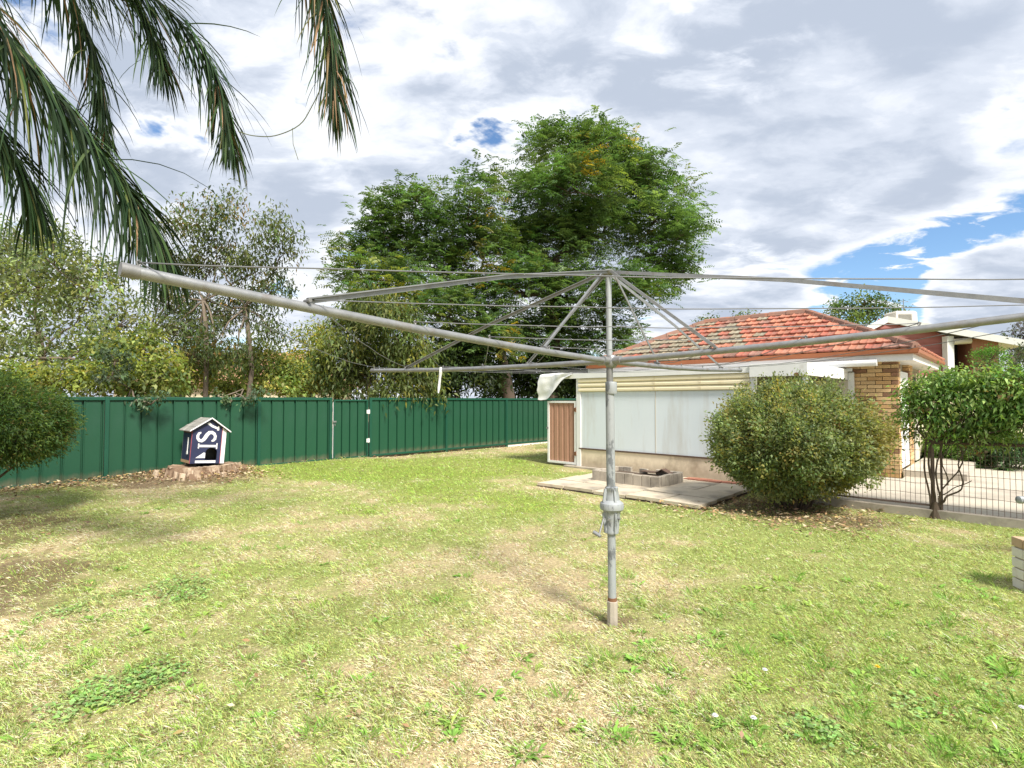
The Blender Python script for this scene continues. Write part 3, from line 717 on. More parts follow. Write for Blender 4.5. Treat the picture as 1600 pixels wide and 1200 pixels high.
# ------------------------------------------------------------------ white shed (enclosed lean-to)
def build_shed():
    r = thing('lean_to_shed', H(1.8, 0), 'white panelled lean-to shed with cream top band against the house', 'shed')
    obj('base_wall', MB().boxa(H(-.03, .0, -.05), U*4.45, V*.1, Z*.45), M['found'], r, bevel=.006)
    obj('sill_trim', MB().boxa(H(-.02, -.022, .402), U*3.6, V*.05, Z*.022), M['trim'], r)
    for s0, s1 in ((.035, 1.786), (1.792, 3.55)):
        obj('wall_panel', MB().boxa(H(s0, .006, .426), U*(s1-s0), V*.02, Z*1.195), M['sheet'], r)
    obj('edge_post', MB().boxa(H(-.085, -.02, .0), U*.115, V*.07, Z*1.93), M['white'], r, bevel=.004)
    obj('edge_post', MB().boxa(H(3.556, -.012, .402), U*.09, V*.09, Z*1.45), M['white'], r, bevel=.004)
    # joint strips
    obj('joint_strip', MB().boxa(H(1.783, .001, .43), U*.012, V*.004, Z*1.18), M['cooler'], r)
    # cream band: three stepped cladding boards
    for z0, d0 in ((1.625, .0), (1.722, .0), (1.818, .0)):
        b = MB(); prof = [(0, 0), (-.026, .003), (-.040, .016), (-.040, .054), (-.026, .070), (-.018, .092), (0, .0945)]
        b.prism([H(-.02, .004+y, z0+z) for y, z in prof], U*3.575); obj('cladding_board', b, M['cream'], r)
    for s in (.9, 1.79, 2.7): obj('board_joint', MB().boxa(H(s, -.046, 1.64), U*.006, V*.004, Z*.27), mat('joint_cream', (.55, .46, .28)), r)
    f = MB().boxa(H(-.95, -.05, 1.915), U*4.52, V*.04, Z*.105); obj('fascia', f, M['white'], r)
    obj('fascia', MB().boxa(H(3.573, -.075, 1.835), U*.885, V*.045, Z*.215), M['white'], r, bevel=.004)
    obj('side_fascia', MB().boxa(H(4.412, -.028, 1.842), U*.042, V*2.78, Z*.205), M['white'], r, bevel=.004)
    obj('roof_sheet', MB().boxa(H(-.94, -.008, 2.022), U*5.345, V*2.76, Z*.012), M['roofwhite'], r)
    obj('rust_spot', MB().prism([H(4.30+.04*math.cos(a), -.0765, 1.86+.03*math.sin(a)) for a in np.linspace(0, 6.28, 9)[:-1]], V*-.001), M['rust'], r)
    # doorway inside the recess: shaded back wall and pale inner door
    obj('back_wall', MB().boxa(H(3.6, 2.70, 0), U*.94, V*.05, Z*2.0), M['greytimber'], r)
    obj('inner_door', MB().boxa(H(3.86, 2.66, .05), U*.6, V*.035, Z*1.78), M['cooler'], r)
    obj('corner_post', MB().boxa(H(4.37, -.02, .03), U*.06, V*.06, Z*1.82), M['white'], r)
    obj('corner_post', MB().boxa(H(4.46, 2.67, .03), U*.09, V*.07, Z*1.95), M['white'], r)
    obj('end_wall', MB().boxa(H(-.06, .09, 0), U*.05, V*2.65, Z*1.9), M['sheet'], r)
    # brown sheet door
    d = thing('metal_door', H(-.5, -.01), 'brown ribbed metal door in a white frame beside the white shed', 'door')
    s0, s1, z0, z1 = -.90, -.10, .05, 1.43
    n = 5; w = (s1-s0-.09)/n
    me = None
    for i in range(n):
        a = s0+.045+i*w
        prof = [(0, 0), (w*.62, 0), (w*.70, .018), (w*.92, .018), (w, 0)]; prof += [(x, y+.004) for x, y in reversed(prof)]
        b = MB().prism([H(a+x, .01+y, z0+.04) for x, y in prof], Z*(z1-z0-.08)); obj('steel_sheet', b, M['brown'], d)
    fr = MB()
    for q in (s0, s1-.045): fr.boxa(H(q, -.012, z0), U*.045, V*.045, Z*(z1-z0))
    for z in (z0, z1-.045): fr.boxa(H(s0+.0455, -.011, z), U*(s1-s0-.091), V*.043, Z*.045)
    obj('door_frame', fr, M['white'], d)
    for z in (.25, 1.2):
        b = MB().boxa(H(-.145, -.02, z), U*.06, V*.008, Z*.08); b.tube([H(-.092, -.024, z-.01), H(-.092, -.024, z+.10)], .010, 8); obj('hinge', b, M['rust'], d)
    b = MB().boxa(H(s0-.03, -.02, .80), U*.06, V*.012, Z*.04); obj('latch', b, M['steel'], d)
    # draped tarp over the beam end
    t = thing('tarpaulin', H(-.9, 0, 1.95), 'crumpled white tarpaulin draped over the shed roof corner', 'tarpaulin')
    nu, nv = 13, 15; vs = []; fs = []
    for i in range(nu):
        fu = i/(nu-1); s = -1.06+fu*.92
        drop = float(np.interp(fu, [0, .2, .4, .55, .7, .85, 1], [.60, .60, .56, .40, .19, .11, .07]))
        for j in range(nv):
            fv = j/(nv-1)
            if fv < .25:
                v = .35-.45*(fv/.25); z = 2.045+.012*math.sin(fu*9+fv*20)
            else:
                k = (fv-.25)/.75; v = -.10-.03*math.sin(fu*11+k*3)-.035*math.sin(k*5+fu*4)*k; z = 2.04-drop*k
            so = s-.10*max(0, (fv-.25))*(1-fu*.6)
            vs.append(H(so+.015*math.sin(j*1.7+i), v+.030*mnoise.noise((i*.8, j*.45, 0)), z+.022*mnoise.noise((i*.9, j*.9, 4))))
    for i in range(nu-1):
        for j in range(nv-1): fs.append((i*nv+j, (i+1)*nv+j, (i+1)*nv+j+1, i*nv+j+1))
    o = obj('sheet', MB().add(vs, fs), M['tarp'], t, smooth='full'); mm = o.modifiers.new('so', 'SOLIDIFY'); mm.thickness = .004; o.modifiers.new('ss', 'SUBSURF').render_levels = 1
    # planter of concrete blocks
    p = thing('planter_bed', H(2.05, -1.15), 'low garden bed edged with grey concrete blocks on the paving', 'garden bed')
    sA, sB, vA, vB = 1.40, 2.70, -1.56, -.80
    def block(s, v, lu, lv, h):
        b = MB().boxa(H(s+.004, v+.004, .03), U*(lu-.008), V*(lv-.008), Z*(h-.03)); obj('concrete_block', b, M['conc'], p, bevel=.006)
    for i in range(8):
        l = (sB-sA)/8; block(sA+i*l, vA, l, .075, .225+R.uniform(-.006, .006))
        if i in (0, 1, 6, 7) or i % 2: block(sA+i*l, vB, l, .075, .225+R.uniform(-.006, .006))
    for i in range(5):
        l = (vB-vA-.08)/5; block(sA, vA+.08+i*l, .075, l, .225+R.uniform(-.008, .008)); block(sB-.075, vA+.08+i*l, .075, l, .225+R.uniform(-.008, .008))
    obj('soil', MB().boxa(H(sA+.08, vA+.08, .03), U*(sB-sA-.16), V*(vB-vA-.09), Z*.12), M['soil'], p)
    b = MB(); pts = [H(2.0+.55*i/8, -.95+.02*math.sin(i*2), .19+(.07*math.exp(-((i-6)/1.)**2))) for i in range(9)]
    for a_, c_ in zip(pts, pts[1:]): b.boxa(a_, c_-a_, V*.16, Z*.012)
    obj('bent_sheet', b, M['trim'], p)
build_shed()

# ------------------------------------------------------------------ brick house with tiled hip roof
BR = [mat('brick_%s' % n, a, b, 12, .9, .35, 50, rnd=.16) for n, a, b in (('cream', (.66, .46, .25), (.57, .39, .20)), ('honey', (.58, .36, .17), (.49, .30, .135)), ('brown', (.33, .18, .105), (.25, .135, .08)))]
def build_house():
    r = thing('brick_house', H(2.5, 3), 'blond brick house with orange terracotta tiled hip roof', 'house')
    s0, s1, vf, vb = -1.15, 5.24, 2.78, 6.66
    core = MB().boxa(H(s0, vf+.112, -.05), U*(s1-s0-.112), V*(vb-vf-.12), Z*2.22)
    wall = obj('wall', core, M['mortar'], r)
    # brick skin where it shows: the front right end, and the visible pieces of the side
    ch, cl_ = .0755, .245
    meshes = {}
    def brick(s, v, z, ln, along, k):
        key = (round(ln, 2), along, k)
        if key not in meshes:
            b = MB()
            if along == 'u': b.boxa(U*.005, U*(ln-.010), V*.11, Z*(ch-.010))
            else: b.boxa(V*.005, V*(ln-.010), U*-.11, Z*(ch-.010))
            me = bpy.data.meshes.new('brick'); me.from_pydata(b.v, [], b.f); me.materials.append(BR[k]); meshes[key] = me
        o = bpy.data.objects.new('brick', meshes[key]); COL.objects.link(o); o.parent = wall
        o.location = H(s, v, z)+(V*R.uniform(-.003, .003) if along == 'u' else U*R.uniform(-.003, .003))-ORG[wall]
    for c in range(29):
        z = .01+c*ch; e = s1; first = True
        # stretchers run leftwards from the corner; every second course starts with a half brick
        if c % 2: seq = [.11]+[cl_]*3
        else: seq = [cl_]*3
        for ln in seq:
            e -= ln
            if e < 4.50-.25: break
            brick(e, vf, z, ln, 'u', R.choices((0, 1, 2), (5, 4, 2.2))[0])
        v = vf+(.11 if c % 2 == 0 else .0)
        lst = [cl_]*1 if c % 2 else [.135]
        if c % 2: v = vf+.11; lst = [.135]
        for ln in lst:
            brick(s1, v, z, ln, 'v', R.choices((0, 1, 2), (5, 4, 2.))[0]); v += ln
        v = vf+1.35
        for ln in ((.245, .245) if c % 2 else (.12, .245, .125)):
            brick(s1, v, z, ln, 'v', R.choices((0, 1, 2), (5, 4, 3))[0]); v += ln
    obj('wall_panel', MB().boxa(H(s1-.11, vf+.25, .15), U*.09, V*1.10, Z*1.85), M['white'], r)
    orn = MB()
    for i, (dv, z) in enumerate(((.55, 1.10), (.62, 1.02), (.55, .94), (.62, .86), (.57, .78))):
        orn.tube([H(s1-.015, vf+dv+.07*math.cos(a), z+.05*math.sin(a)) for a in np.linspace(0, 5.2, 9)], .010, 6)
    obj('scroll_ornament', orn, M['dark'], r)
    obj('doorway', MB().boxa(H(s1-.10, vf+1.85, .15), U*.05, V*.9, Z*1.8), M['dark'], r)
    for i in range(5): obj('curtain_fold', MB().tube([H(s1-.03, vf+2.15+i*.12, .16), H(s1-.03, vf+2.15+i*.12, 1.7)], .04, 8), M['cooler'], r)
    obj('wall_panel', MB().boxa(H(s1-.11, vf+2.8, .15), U*.06, V*2.2, Z*1.9), M['creamwall'], r)
    # eaves
    ov = .36; ze, hgt = 2.36, 1.16
    eL, eR, eF, eB = s0-ov, s1+.27, vf-ov, vb+ov
    obj('soffit', MB().boxa(H(eL+.03, eF+.03, 2.165), U*(eR-eL-.06), V*(eB-eF-.06), Z*.012), M['white'], r)
    for nm, b in (('fascia', MB().boxa(H(eL, eF, 2.16), U*(eR-eL-.025), V*.024, Z*.12)), ('fascia', MB().boxa(H(eR-.024, eF, 2.16), U*.024, V*(eB-eF), Z*.12))): obj(nm, b, M['white'], r)
    for p0, ax, ln, out in ((H(eL, eF, 2.275), U, eR-eL+.085, V*-1), (H(eR, eF, 2.275), V, eB-eF, U)):
        prof = [(0, 0), (.07, 0), (.085, .02), (.085, .085), (.075, .092), (.07, .085), (.07, .03), (0, .03)]
        b = MB().prism([p0+out*(x+.001)+Z*z for x, z in prof], ax*ln); obj('gutter', b, M['gutter'], r)
    obj('blind_tube', MB().tube([H(3.72, vf-.40, 2.135), H(4.98, vf-.40, 2.135)], .062, 14), M['white'], r, smooth=True)
    obj('awning_rail', MB().boxa(H(3.55, vf-.24, 2.0), U*1.0, V*.03, Z*.06), M['white'], r)
    # roof planes
    d = 2.295; rL, rR, vr = .75, eR-d, eF+d+.3
    rR = eR-d; vr = eF+d
    zr = ze+hgt
    a, b_, c, e = H(eL, eF-.04, ze), H(eR+.04, eF-.04, ze), H(rR, vr, zr), H(rL, vr, zr)
    f, g = H(eR+.04, eB, ze), H(eL, eB, ze)
    c2, e2 = H(rR, eB-d, zr), H(rL, eB-d, zr)
    pl = MB(); pl.add([a, b_, c, e, f, g, c2, e2], [(0,1,2,3), (1,4,6,2), (4,5,7,6), (5,0,3,7), (3,2,6,7)])
    # (flat closing of the rear keeps the hip outline seen from the yard)
    roof = obj('roof', pl, mat('roof_underlay', (.16, .09, .06), None, 4, .9), r)
    # tiles
    TM = [mat('tile_%s' % n, a_, bb, 9, .75, .3, 40, c=cc, cscale=7, clo=.5, chi=.72, rnd=.15) for n, a_, bb, cc in (
        ('orange', (.46, .175, .108), (.39, .145, .09), (.31, .15, .10)), ('red', (.41, .125, .08), (.34, .105, .07), (.26, .13, .095)), ('salmon', (.46, .185, .11), (.40, .155, .095), (.34, .19, .135)), ('mossy', (.275, .225, .155), (.22, .18, .125), (.32, .30, .225)), ('grey', (.30, .15, .11), (.26, .13, .10), (.20, .12, .09)))]
    def plane_tiles(p0, p1, q1, q0, nrow, wtile, pick, limit):
        """p0->p1 eave, q0->q1 ridge; row k is clipped by the two hips"""
        up0, up1 = q0-p0, q1-p1; ax = (p1-p0).normalized(); nrm = ax.cross(q0-p0).normalized()
        if nrm.z < 0: nrm = -nrm
        mid = ((q0+q1)*.5-(p0+p1)*.5); upd = (nrm.cross(ax)); upd = upd if upd.z > 0 else -upd
        slope = (q0-p0).dot(upd); rowl = slope/nrow
        prof = [(-.5, .020), (-.42, .034), (-.33, .020), (-.1, .013), (.02, .020), (.14, .013), (.38, .014), (.5, .024)]
        cnt = 0; cache = {}; extra = MB()
        for k in range(nrow):
            fk = k/nrow; la = p0.lerp(q0, fk); lb = p1.lerp(q1, fk); la2 = p0.lerp(q0, min(1, (k+1)/nrow)); lb2 = p1.lerp(q1, min(1, (k+1)/nrow))
            oa = (la-p0).dot(ax); ob = (lb-p0).dot(ax); n = int((ob-oa)/wtile); oa2 = (la2-p0).dot(ax); ob2 = (lb2-p0).dot(ax)
            off = (k % 2)*wtile*.5
            i0 = math.ceil((oa-off)/wtile-.3); i1 = math.floor((ob-off)/wtile+.3)
            for i in range(i0, i1):
                x0 = off+i*wtile
                def tp(x, u, h):
                    lo = oa+(oa2-oa)*min(1, u); hi = ob+(ob2-ob)*min(1, u)
                    x = min(max(x, lo), hi); return p0+ax*x+upd*(fk*slope+u*rowl)+nrm*h
                vs = []
                for u, hh in ((-.06, .040), (1.02, .0)):
                    for px, ph in prof: vs.append(tp(x0+(px+.5)*wtile, u, ph+hh+.004))
                for px, ph in (prof[0], prof[-1]): pass
                m = len(prof)
                for px, ph in prof: vs.append(tp(x0+(px+.5)*wtile, -.06, ph+.010))
                fs = [(j, j+1, m+j+1, m+j) for j in range(m-1)]+[(2*m+j, 2*m+j+1, j+1, j) for j in range(m-1)]
                s_mid = (x0+wtile*.5)
                mt = pick(s_mid, k, nrow)
                if cnt < limit:
                    me = bpy.data.meshes.new('roof_tile'); o_ = vs[0]; me.from_pydata([tuple(q-o_) for q in vs], [], fs); me.materials.append(TM[mt])
                    o = bpy.data.objects.new('roof_tile', me); COL.objects.link(o); o.parent = roof
                    jit = nrm*R.uniform(0, .008); o.location = o_+jit-ORG[roof]; cnt += 1
                else: extra.add(vs, fs)
        return cnt, extra
    ln_front = (b_-a).length
    def pick_front(x, k, n):
        f_ = x/ln_front; moss = 1-sstep(.34, .62, f_+R.gauss(0, .05))
        if R.random() < moss*.93: return 3 if R.random() < .85 else 4
        return R.choices((0, 1, 2, 4), (3, 4, 3, .5))[0]
    c1, ex = plane_tiles(a, b_, c, e, 9, .262, pick_front, 240)
    if ex.v: tagp(obj('roof_tiles', ex, TM[3], roof), kind='stuff')
    c2_, ex = plane_tiles(b_, f, c2, c, 9, .262, lambda x, k, n: R.choices((0, 1, 2), (2, 4, 4))[0], 60)
    if ex.v: tagp(obj('roof_tiles', ex, TM[1], roof), kind='stuff')
    # capping tiles
    capm = mat('ridge_cap', (.27, .15, .11), (.21, .12, .09), 8, .85, .3, 40, c=(.36, .15, .09), cscale=5, rnd=.15)
    for p0, p1, mm in ((e, c, capm), (b_, c, capm), (a, e, capm)):
        n = max(2, int((p1-p0).length/.36)); dd = (p1-p0)/n
        sd_ = dd.cross(Z).normalized()
        for i in range(n):
            q = p0+dd*i+Z*.035; b = MB()
            vs = []
            for t_, w_ in ((-.05, .088), (1.0, .074)):
                for x, z in ((-1, -.03), (-.6, .05), (0, .08), (.6, .05), (1, -.03)): vs.append(q+dd*t_+sd_*x*w_+Z*(z+(.012 if t_ < 0 else 0)))
            b.add(vs, [(j, j+1, 6+j, 5+j) for j in range(4)]+[(0, 1, 2, 3, 4)]); obj('ridge_tile', b, mm, roof)
build_house()

# ------------------------------------------------------------------ neighbours
def build_neighbours():
    # maroon house: placed on a gable frame facing the yard, beyond our house
    D = 24.
    r = thing('neighbour_house', P(1440, 600, D), 'maroon clad neighbour house with white low pitched roof', 'house')
    def Q(px, py, dd=D): return P(px, py, dd)
    back = Vector((4, 7, 0))
    pk, lf = Q(1377, 499), Q(1346, 514); rt = Q(1600, 538, 21.5)
    bl, br = Q(1349, 640), Q(1484, 640, 22.9)
    wl = MB(); nb = 22
    z0, z1 = 0., pk.z
    w0 = Q(1349, 600); w1 = Q(1484, 600, 22.9)
    for i in range(nb):
        za = z0+(z1-z0)*i/nb; zb = z0+(z1-z0)*(i+1)/nb
        def span(z):
            fl = 0.; fr = 1.
            # under the sloping eave
            zl, zk, zr = lf.z-.08, pk.z-.08, Q(1484, 521, 22.9).z-.05
            fk = (1377-1349)/(1484-1349)
            if z > zl: fl = min(fk, (z-zl)/(zk-zl)*fk)
            if z > zr: fr = max(fk, 1-(z-zr)/(zk-zr)*(1-fk))
            return fl, fr
        (fa, fb), (ga, gb) = span(za), span(zb)
        if fb <= fa: continue
        n_ = (w1-w0).cross(Z).normalized(); n_ = n_ if n_.y < 0 else -n_
        def at(f, z): p = w0.lerp(w1, f); return Vector((p.x, p.y, z))
        wl.add([at(fa, za)+n_*.03, at(fb, za)+n_*.03, at(gb, zb), at(ga, zb), at(fa, za), at(fb, za)], [(0, 1, 2, 3), (4, 5, 1, 0)])
    obj('cladding', wl, M['maroon'], r)
    obj('core_wall', MB().prism([Vector((w0.x, w0.y+.05, 0)), Vector((w1.x, w1.y+.05, 0)), Vector((w1.x, w1.y+.05, Q(1484, 524, 22.9).z)), Vector((w0.x, w0.y+.05, lf.z-.15))], back), M['maroon'], r)
    rf = MB(); th = Z*.07
    for p, q in ((lf, pk), (pk, rt)): rf.prism([p-Vector((0, .35, 0)), q-Vector((0, .35, 0)), q-Vector((0, .35, 0))+th, p-Vector((0, .35, 0))+th], back)
    obj('roof', rf, M['roofwhite'], r)
    bg = MB()
    for p, q in ((lf, pk), (pk, rt)): bg.prism([p-Vector((0, .40, .20)), q-Vector((0, .40, .20)), q-Vector((0, .40, -.08)), p-Vector((0, .40, -.08))], Vector((0, .04, 0)))
    obj('bargeboard', bg, M['white'], r)
    pc = Q(1487, 600, 22.6); obj('verandah_post', MB().boxa((pc.x-.14, pc.y, 0), (.28, 0, 0), (0, .28, 0), (0, 0, Q(1487, 525, 22.6).z)), M['white'], r)
    b0, b1 = Q(1520, 600, 22.4), Q(1562, 600, 21.9); obj('brick_wing', MB().boxa((b0.x, b0.y, 0), (b1.x-b0.x, b1.y-b0.y, 0), (2, 5, 0), (0, 0, Q(1540, 528, 22.).z)), M['farbrick'], r)
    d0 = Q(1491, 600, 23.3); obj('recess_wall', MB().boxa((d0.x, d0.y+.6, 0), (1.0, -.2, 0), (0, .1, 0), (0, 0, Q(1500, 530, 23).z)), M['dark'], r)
    p0, p1 = Q(1490, 534, 22.6), Q(1517, 532, 22.4); obj('rolled_blind', MB().tube([p0, p1], .13, 12), M['cooler'], r, smooth=True)
    ap = P(1412, 497, 26); obj('antenna', MB().tube([ap-Z*.3, ap+Z*.95], .018, 6).tube([ap+Z*.8-Vector((.3, 0, 0)), ap+Z*.8+Vector((.3, 0, 0))], .012, 5), M['steel_d'], r)
    # cooler
    c = P(1407, 502, 25.); ck = thing('evaporative_cooler', c, 'beige evaporative cooler box on the white neighbour roof', 'cooler')
    b = MB(); lo = [(-.5, -.4), (.5, -.4), (.5, .4), (-.5, .4)]
    b.add([c+Vector((x, y, -.12)) for x, y in lo]+[c+Vector((x*.98, y*.98, .36)) for x, y in lo]+[c+Vector((x*.8, y*.8, .44)) for x, y in lo], [(3,2,1,0), (0,1,5,4), (1,2,6,5), (2,3,7,6), (3,0,4,7), (4,5,9,8), (5,6,10,9), (6,7,11,10), (7,4,8,11), (8,9,10,11)])
    obj('housing', b, M['cooler'], ck)
    for i in range(7): obj('louvre', MB().boxa(c+Vector((-.38, -.425, -.02+i*.045)), (.62, 0, 0), (0, .02, 0), (0, 0, .018)), mat('louvre_grey', (.32, .31, .28)), ck)
    # terracotta roof seen through the trees at the left
    r = thing('far_house', Vector((-15, 29, 0)), 'pale house with orange tiled roof glimpsed through the left trees', 'house')
    obj('wall', MB().boxa((-21, 28, 0), (11, 1.5, 0), (-1, 7, 0), (0, 0, 2.3)), M['creamwall'], r)
    a, b_, c, d = Vector((-21.6, 27.4, 2.3)), Vector((-9.4, 29.1, 2.3)), Vector((-11.8, 32.3, 4.3)), Vector((-19.2, 31.3, 4.3))
    obj('roof', MB().add([a, b_, c, d, Vector((-10.5, 36.5, 2.3)), Vector((-22.6, 34.8, 2.3))], [(0,1,2,3), (1,4,2), (4,5,3,2), (5,0,3)]), M['farroof'], r)
    for s_ in (.2, .55, .8):
        p = Vector((-21, 28, 1)).lerp(Vector((-10, 29.5, 1)), s_); obj('window', MB().boxa(p-Vector((0, .03, 0)), (1.3, .18, 0), (0, .06, 0), (0, 0, 1.0)), M['dark'], r)
    # cream boundary wall behind the garden strip
    w = thing('cream_wall', H(10, 5), 'sunlit cream boundary wall behind the garden strip', 'wall')
    obj('wall_face', MB().boxa(P(1425, 640, 14.2)*1-Z*P(1425, 640, 14.2).z, (9, -1.2, 0), (.1, .3, 0), (0, 0, 1.75)), M['creamwall'], w)
build_neighbours()

# ------------------------------------------------------------------ wire fence, vine, pier, rail
VF = -.82
def build_wire_fence():
    r = thing('wire_fence', H(6.05, VF), 'rusty wire mesh fence on a kerb carrying the leafy vine', 'fence')
    for s, h, w in ((6.05, 1.35, .021), (4.40, 1.15, .022), (7.85, 1.1, .022)): obj('post', MB().tube([H(s, VF, 0), H(s, VF, h)], w, 12), M['meshwire'], r)
    obj('post', MB().boxa(H(6.12, VF+.03, 0), U*.022, V*.022, Z*1.25), M['meshwire'], r)
    for s0, s1, z0, z1, nm in ((4.42, 6.03, .13, 1.09, 'a'), (6.09, 8.8, .02, .92, 'b')):
        b = MB(); n = int((s1-s0)/.0505)
        for i in range(n+1):
            s = s0+(s1-s0)*i/n; x = R.gauss(0, .004)
            b.tube([H(s, VF-.02, z0+R.uniform(-.02, .02)), H(s+x, VF-.02, (z0+z1)/2), H(s+R.gauss(0, .004), VF-.02, z1)], .0026, 5, False)
        m = 7
        for j in range(m+1):
            z = z0+(z1-z0)*j/m; b.tube([H(s0+(s1-s0)*i/10, VF-.024, z+R.gauss(0, .004)) for i in range(11)], .0026, 5, False)
        tagp(obj('wire_mesh', b, M['meshwire'], r), kind='stuff')
    obj('top_rail', MB().tube([H(6.05, VF, .925), H(8.8, VF, .93)], .021, 10), M['trim'], r)
    obj('bottom_rail', MB().tube([H(4.42, VF, .13), H(6.03, VF, .13)], .012, 8), M['meshwire'], r)
    # pale low pier at the right edge of the lawn
    p0 = Vector((3.845, 3.95, 0)); p = thing('brick_pier', p0, 'low whitewashed brick pier at the lawn edge', 'pier')
    e1 = Vector((.98, -.2, 0)); e2 = Vector((.2, .98, 0))
    obj('pier_core', MB().boxa(p0+e1*.012+e2*.012+Z*-.03, e1*.7, e2*.20, Z*.41), M['mortar'], p)
    for c in range(5):
        z = .005+c*.079
        for i in range(3):
            s = i*.24-(.12 if c % 2 else 0); l = .23
            if s < 0: l += s; s = 0
            obj('brick', MB().boxa(p0+e1*s+Z*z, e1*l, e2*.11, Z*.069), M['tanbrick'] if c == 4 else M['whitebrick'], p, bevel=.004)
            if i == 0: obj('brick', MB().boxa(p0+e2*.116+Z*z, e1*.11, e2*.115, Z*.069), M['tanbrick'] if c == 4 else M['whitebrick'], p, bevel=.004)
    q = P(1592, 781, 4.9); t = thing('pipe_rail', Vector((q.x+.5, q.y, 0)), 'silver pipe rail end poking in at the right edge', 'rail')
    obj('pipe', MB().tube([q, q+Vector((.3, 0, .01)), q+Vector((.5, 0, .0)), q+Vector((.52, 0, -.04)), Vector((q.x+.53, q.y, -.05))], [.030, .030, .030, .030, .03], 14), M['steel'], t, smooth=True)
    obj('end_cap', MB().tube([q-Vector((.012, 0, 0)), q-Vector((.004, 0, 0)), q+Vector((.03, 0, 0))], [.020, .034, .034], 14), M['paintpole'], t, smooth=True)
build_wire_fence()

# ------------------------------------------------------------------ plants
def clusters(lobes, per_area, jitter=.0):
    """cluster centres spread through lobes (c, (rx,ry,rz)); returns centres, outward dirs, sizes"""
    C = []; O = []; Sz = []
    for c, rr in lobes:
        rr = np.array(rr); n = max(5, int(per_area*(rr[0]*rr[2]+rr[0]*rr[1])))
        d = norm(NR.normal(0, 1, (n, 3))); d[:, 2] = np.where(d[:, 2] < -.45, -d[:, 2], d[:, 2])
        rad_ = NR.uniform(.45, 1.0, (n, 1))**.6
        C.append(np.array(c)+d*rr*rad_); O.append(d); Sz.append(np.full(n, rr.min()))
    return np.concatenate(C), np.concatenate(O), np.concatenate(Sz)
def palette_pick(pal, n, var=.22):
    w = np.array([p[1] for p in pal], float); w /= w.sum(); k = NR.choice(len(pal), n, p=w)
    base = np.array([p[0] for p in pal])[k]
    return np.clip(base*(1+var*NR.normal(0, 1, (n, 1)))*(1+.06*NR.normal(0, 1, (n, 3))), .005, .8)
def simple_foliage(lobes, ncl, per, sig, ln, wd, pal, droop=.15, hang=.0, outw=.5, flat=1.0, clvar=.25):
    C, O, Sz = clusters(lobes, ncl)
    n = len(C); k = NR.integers(0, n, n*per)
    ccol = palette_pick(pal, n, clvar)
    off = NR.normal(0, 1, (len(k), 3))*sig*np.array((1, 1, flat))
    base = C[k]+off
    ax = norm(NR.normal(0, 1, (len(k), 3))+O[k]*outw*2+np.array((0, 0, -1.))*hang*2)
    nr = norm(NR.normal(0, .6, (len(k), 3))+np.array((0, 0, 1.))+O[k]*.5)
    l = NR.uniform(.65, 1.25, len(k))*ln; col = ccol[k]*(.75+.5*NR.uniform(0, 1, (len(k), 1)))
    return leaves(base, ax, nr, l, l*wd*NR.uniform(.8, 1.2, len(k)), droop), col, C
def pinnate_foliage(lobes, ncl, per, sig, rach, lf, pal, pairs=7, clvar=.2, hang=.25):
    C, O, Sz = clusters(lobes, ncl); n = len(C); k = np.repeat(np.arange(n), per); m = len(k)
    ccol = palette_pick(pal, n, clvar)
    base = C[k]+NR.normal(0, 1, (m, 3))*sig*np.array((1, 1, .85))
    an = NR.uniform(0, 2*np.pi, m)
    ax = norm(np.stack([np.cos(an), np.sin(an), NR.uniform(-.5, .35, m)], -1)+O[k]*.6)
    nr = norm(np.array((0, 0, 1.))+NR.normal(0, .3, (m, 3))); side = norm(np.cross(ax, nr)); up = np.cross(side, ax)
    r_ = NR.uniform(.7, 1.2, m)*rach; Vs = []; Cs = []
    colr = ccol[k]*(.78+.44*NR.uniform(0, 1, (m, 1)))
    for i in range(pairs):
        f = (i+.6)/pairs; p = base+ax*(r_*f)[:, None]-np.array((0, 0, 1.))*(r_*hang*f*f)[:, None]
        for sg in (-1, 1):
            la = norm(side*sg+ax*.45-np.array((0, 0, 1.))*.25*NR.uniform(0, 1.5, (m, 1)))
            l = lf*NR.uniform(.7, 1.25, m)*(1.-.35*abs(f-.45)); Vs.append(leaves(p, la, up+NR.normal(0, .25, (m, 3)), l, l*.42, .1)); Cs.append(colr*NR.uniform(.85, 1.15, (m, 1)))
    return np.concatenate(Vs), np.concatenate(Cs), C
def limb(mb, p0, p1, r0, r1, bend=.15, n=5, seg=7, lift=0.):
    p0, p1 = Vector(p0), Vector(p1); L_ = (p1-p0).length; pts = []; rs = []
    o1 = Vector((R.gauss(0, 1), R.gauss(0, 1), R.gauss(0, .5)))*bend*L_*.5
    for i in range(n+1):
        f = i/n; p = p0.lerp(p1, f)+o1*math.sin(math.pi*f)+Z*lift*L_*math.sin(math.pi*f)
        p += Vector((R.gauss(0, 1), R.gauss(0, 1), R.gauss(0, 1)))*L_*.012*(1 if 0 < i < n else 0); pts.append(p); rs.append(r0+(r1-r0)*f)
    mb.tube(pts, rs, seg); return pts
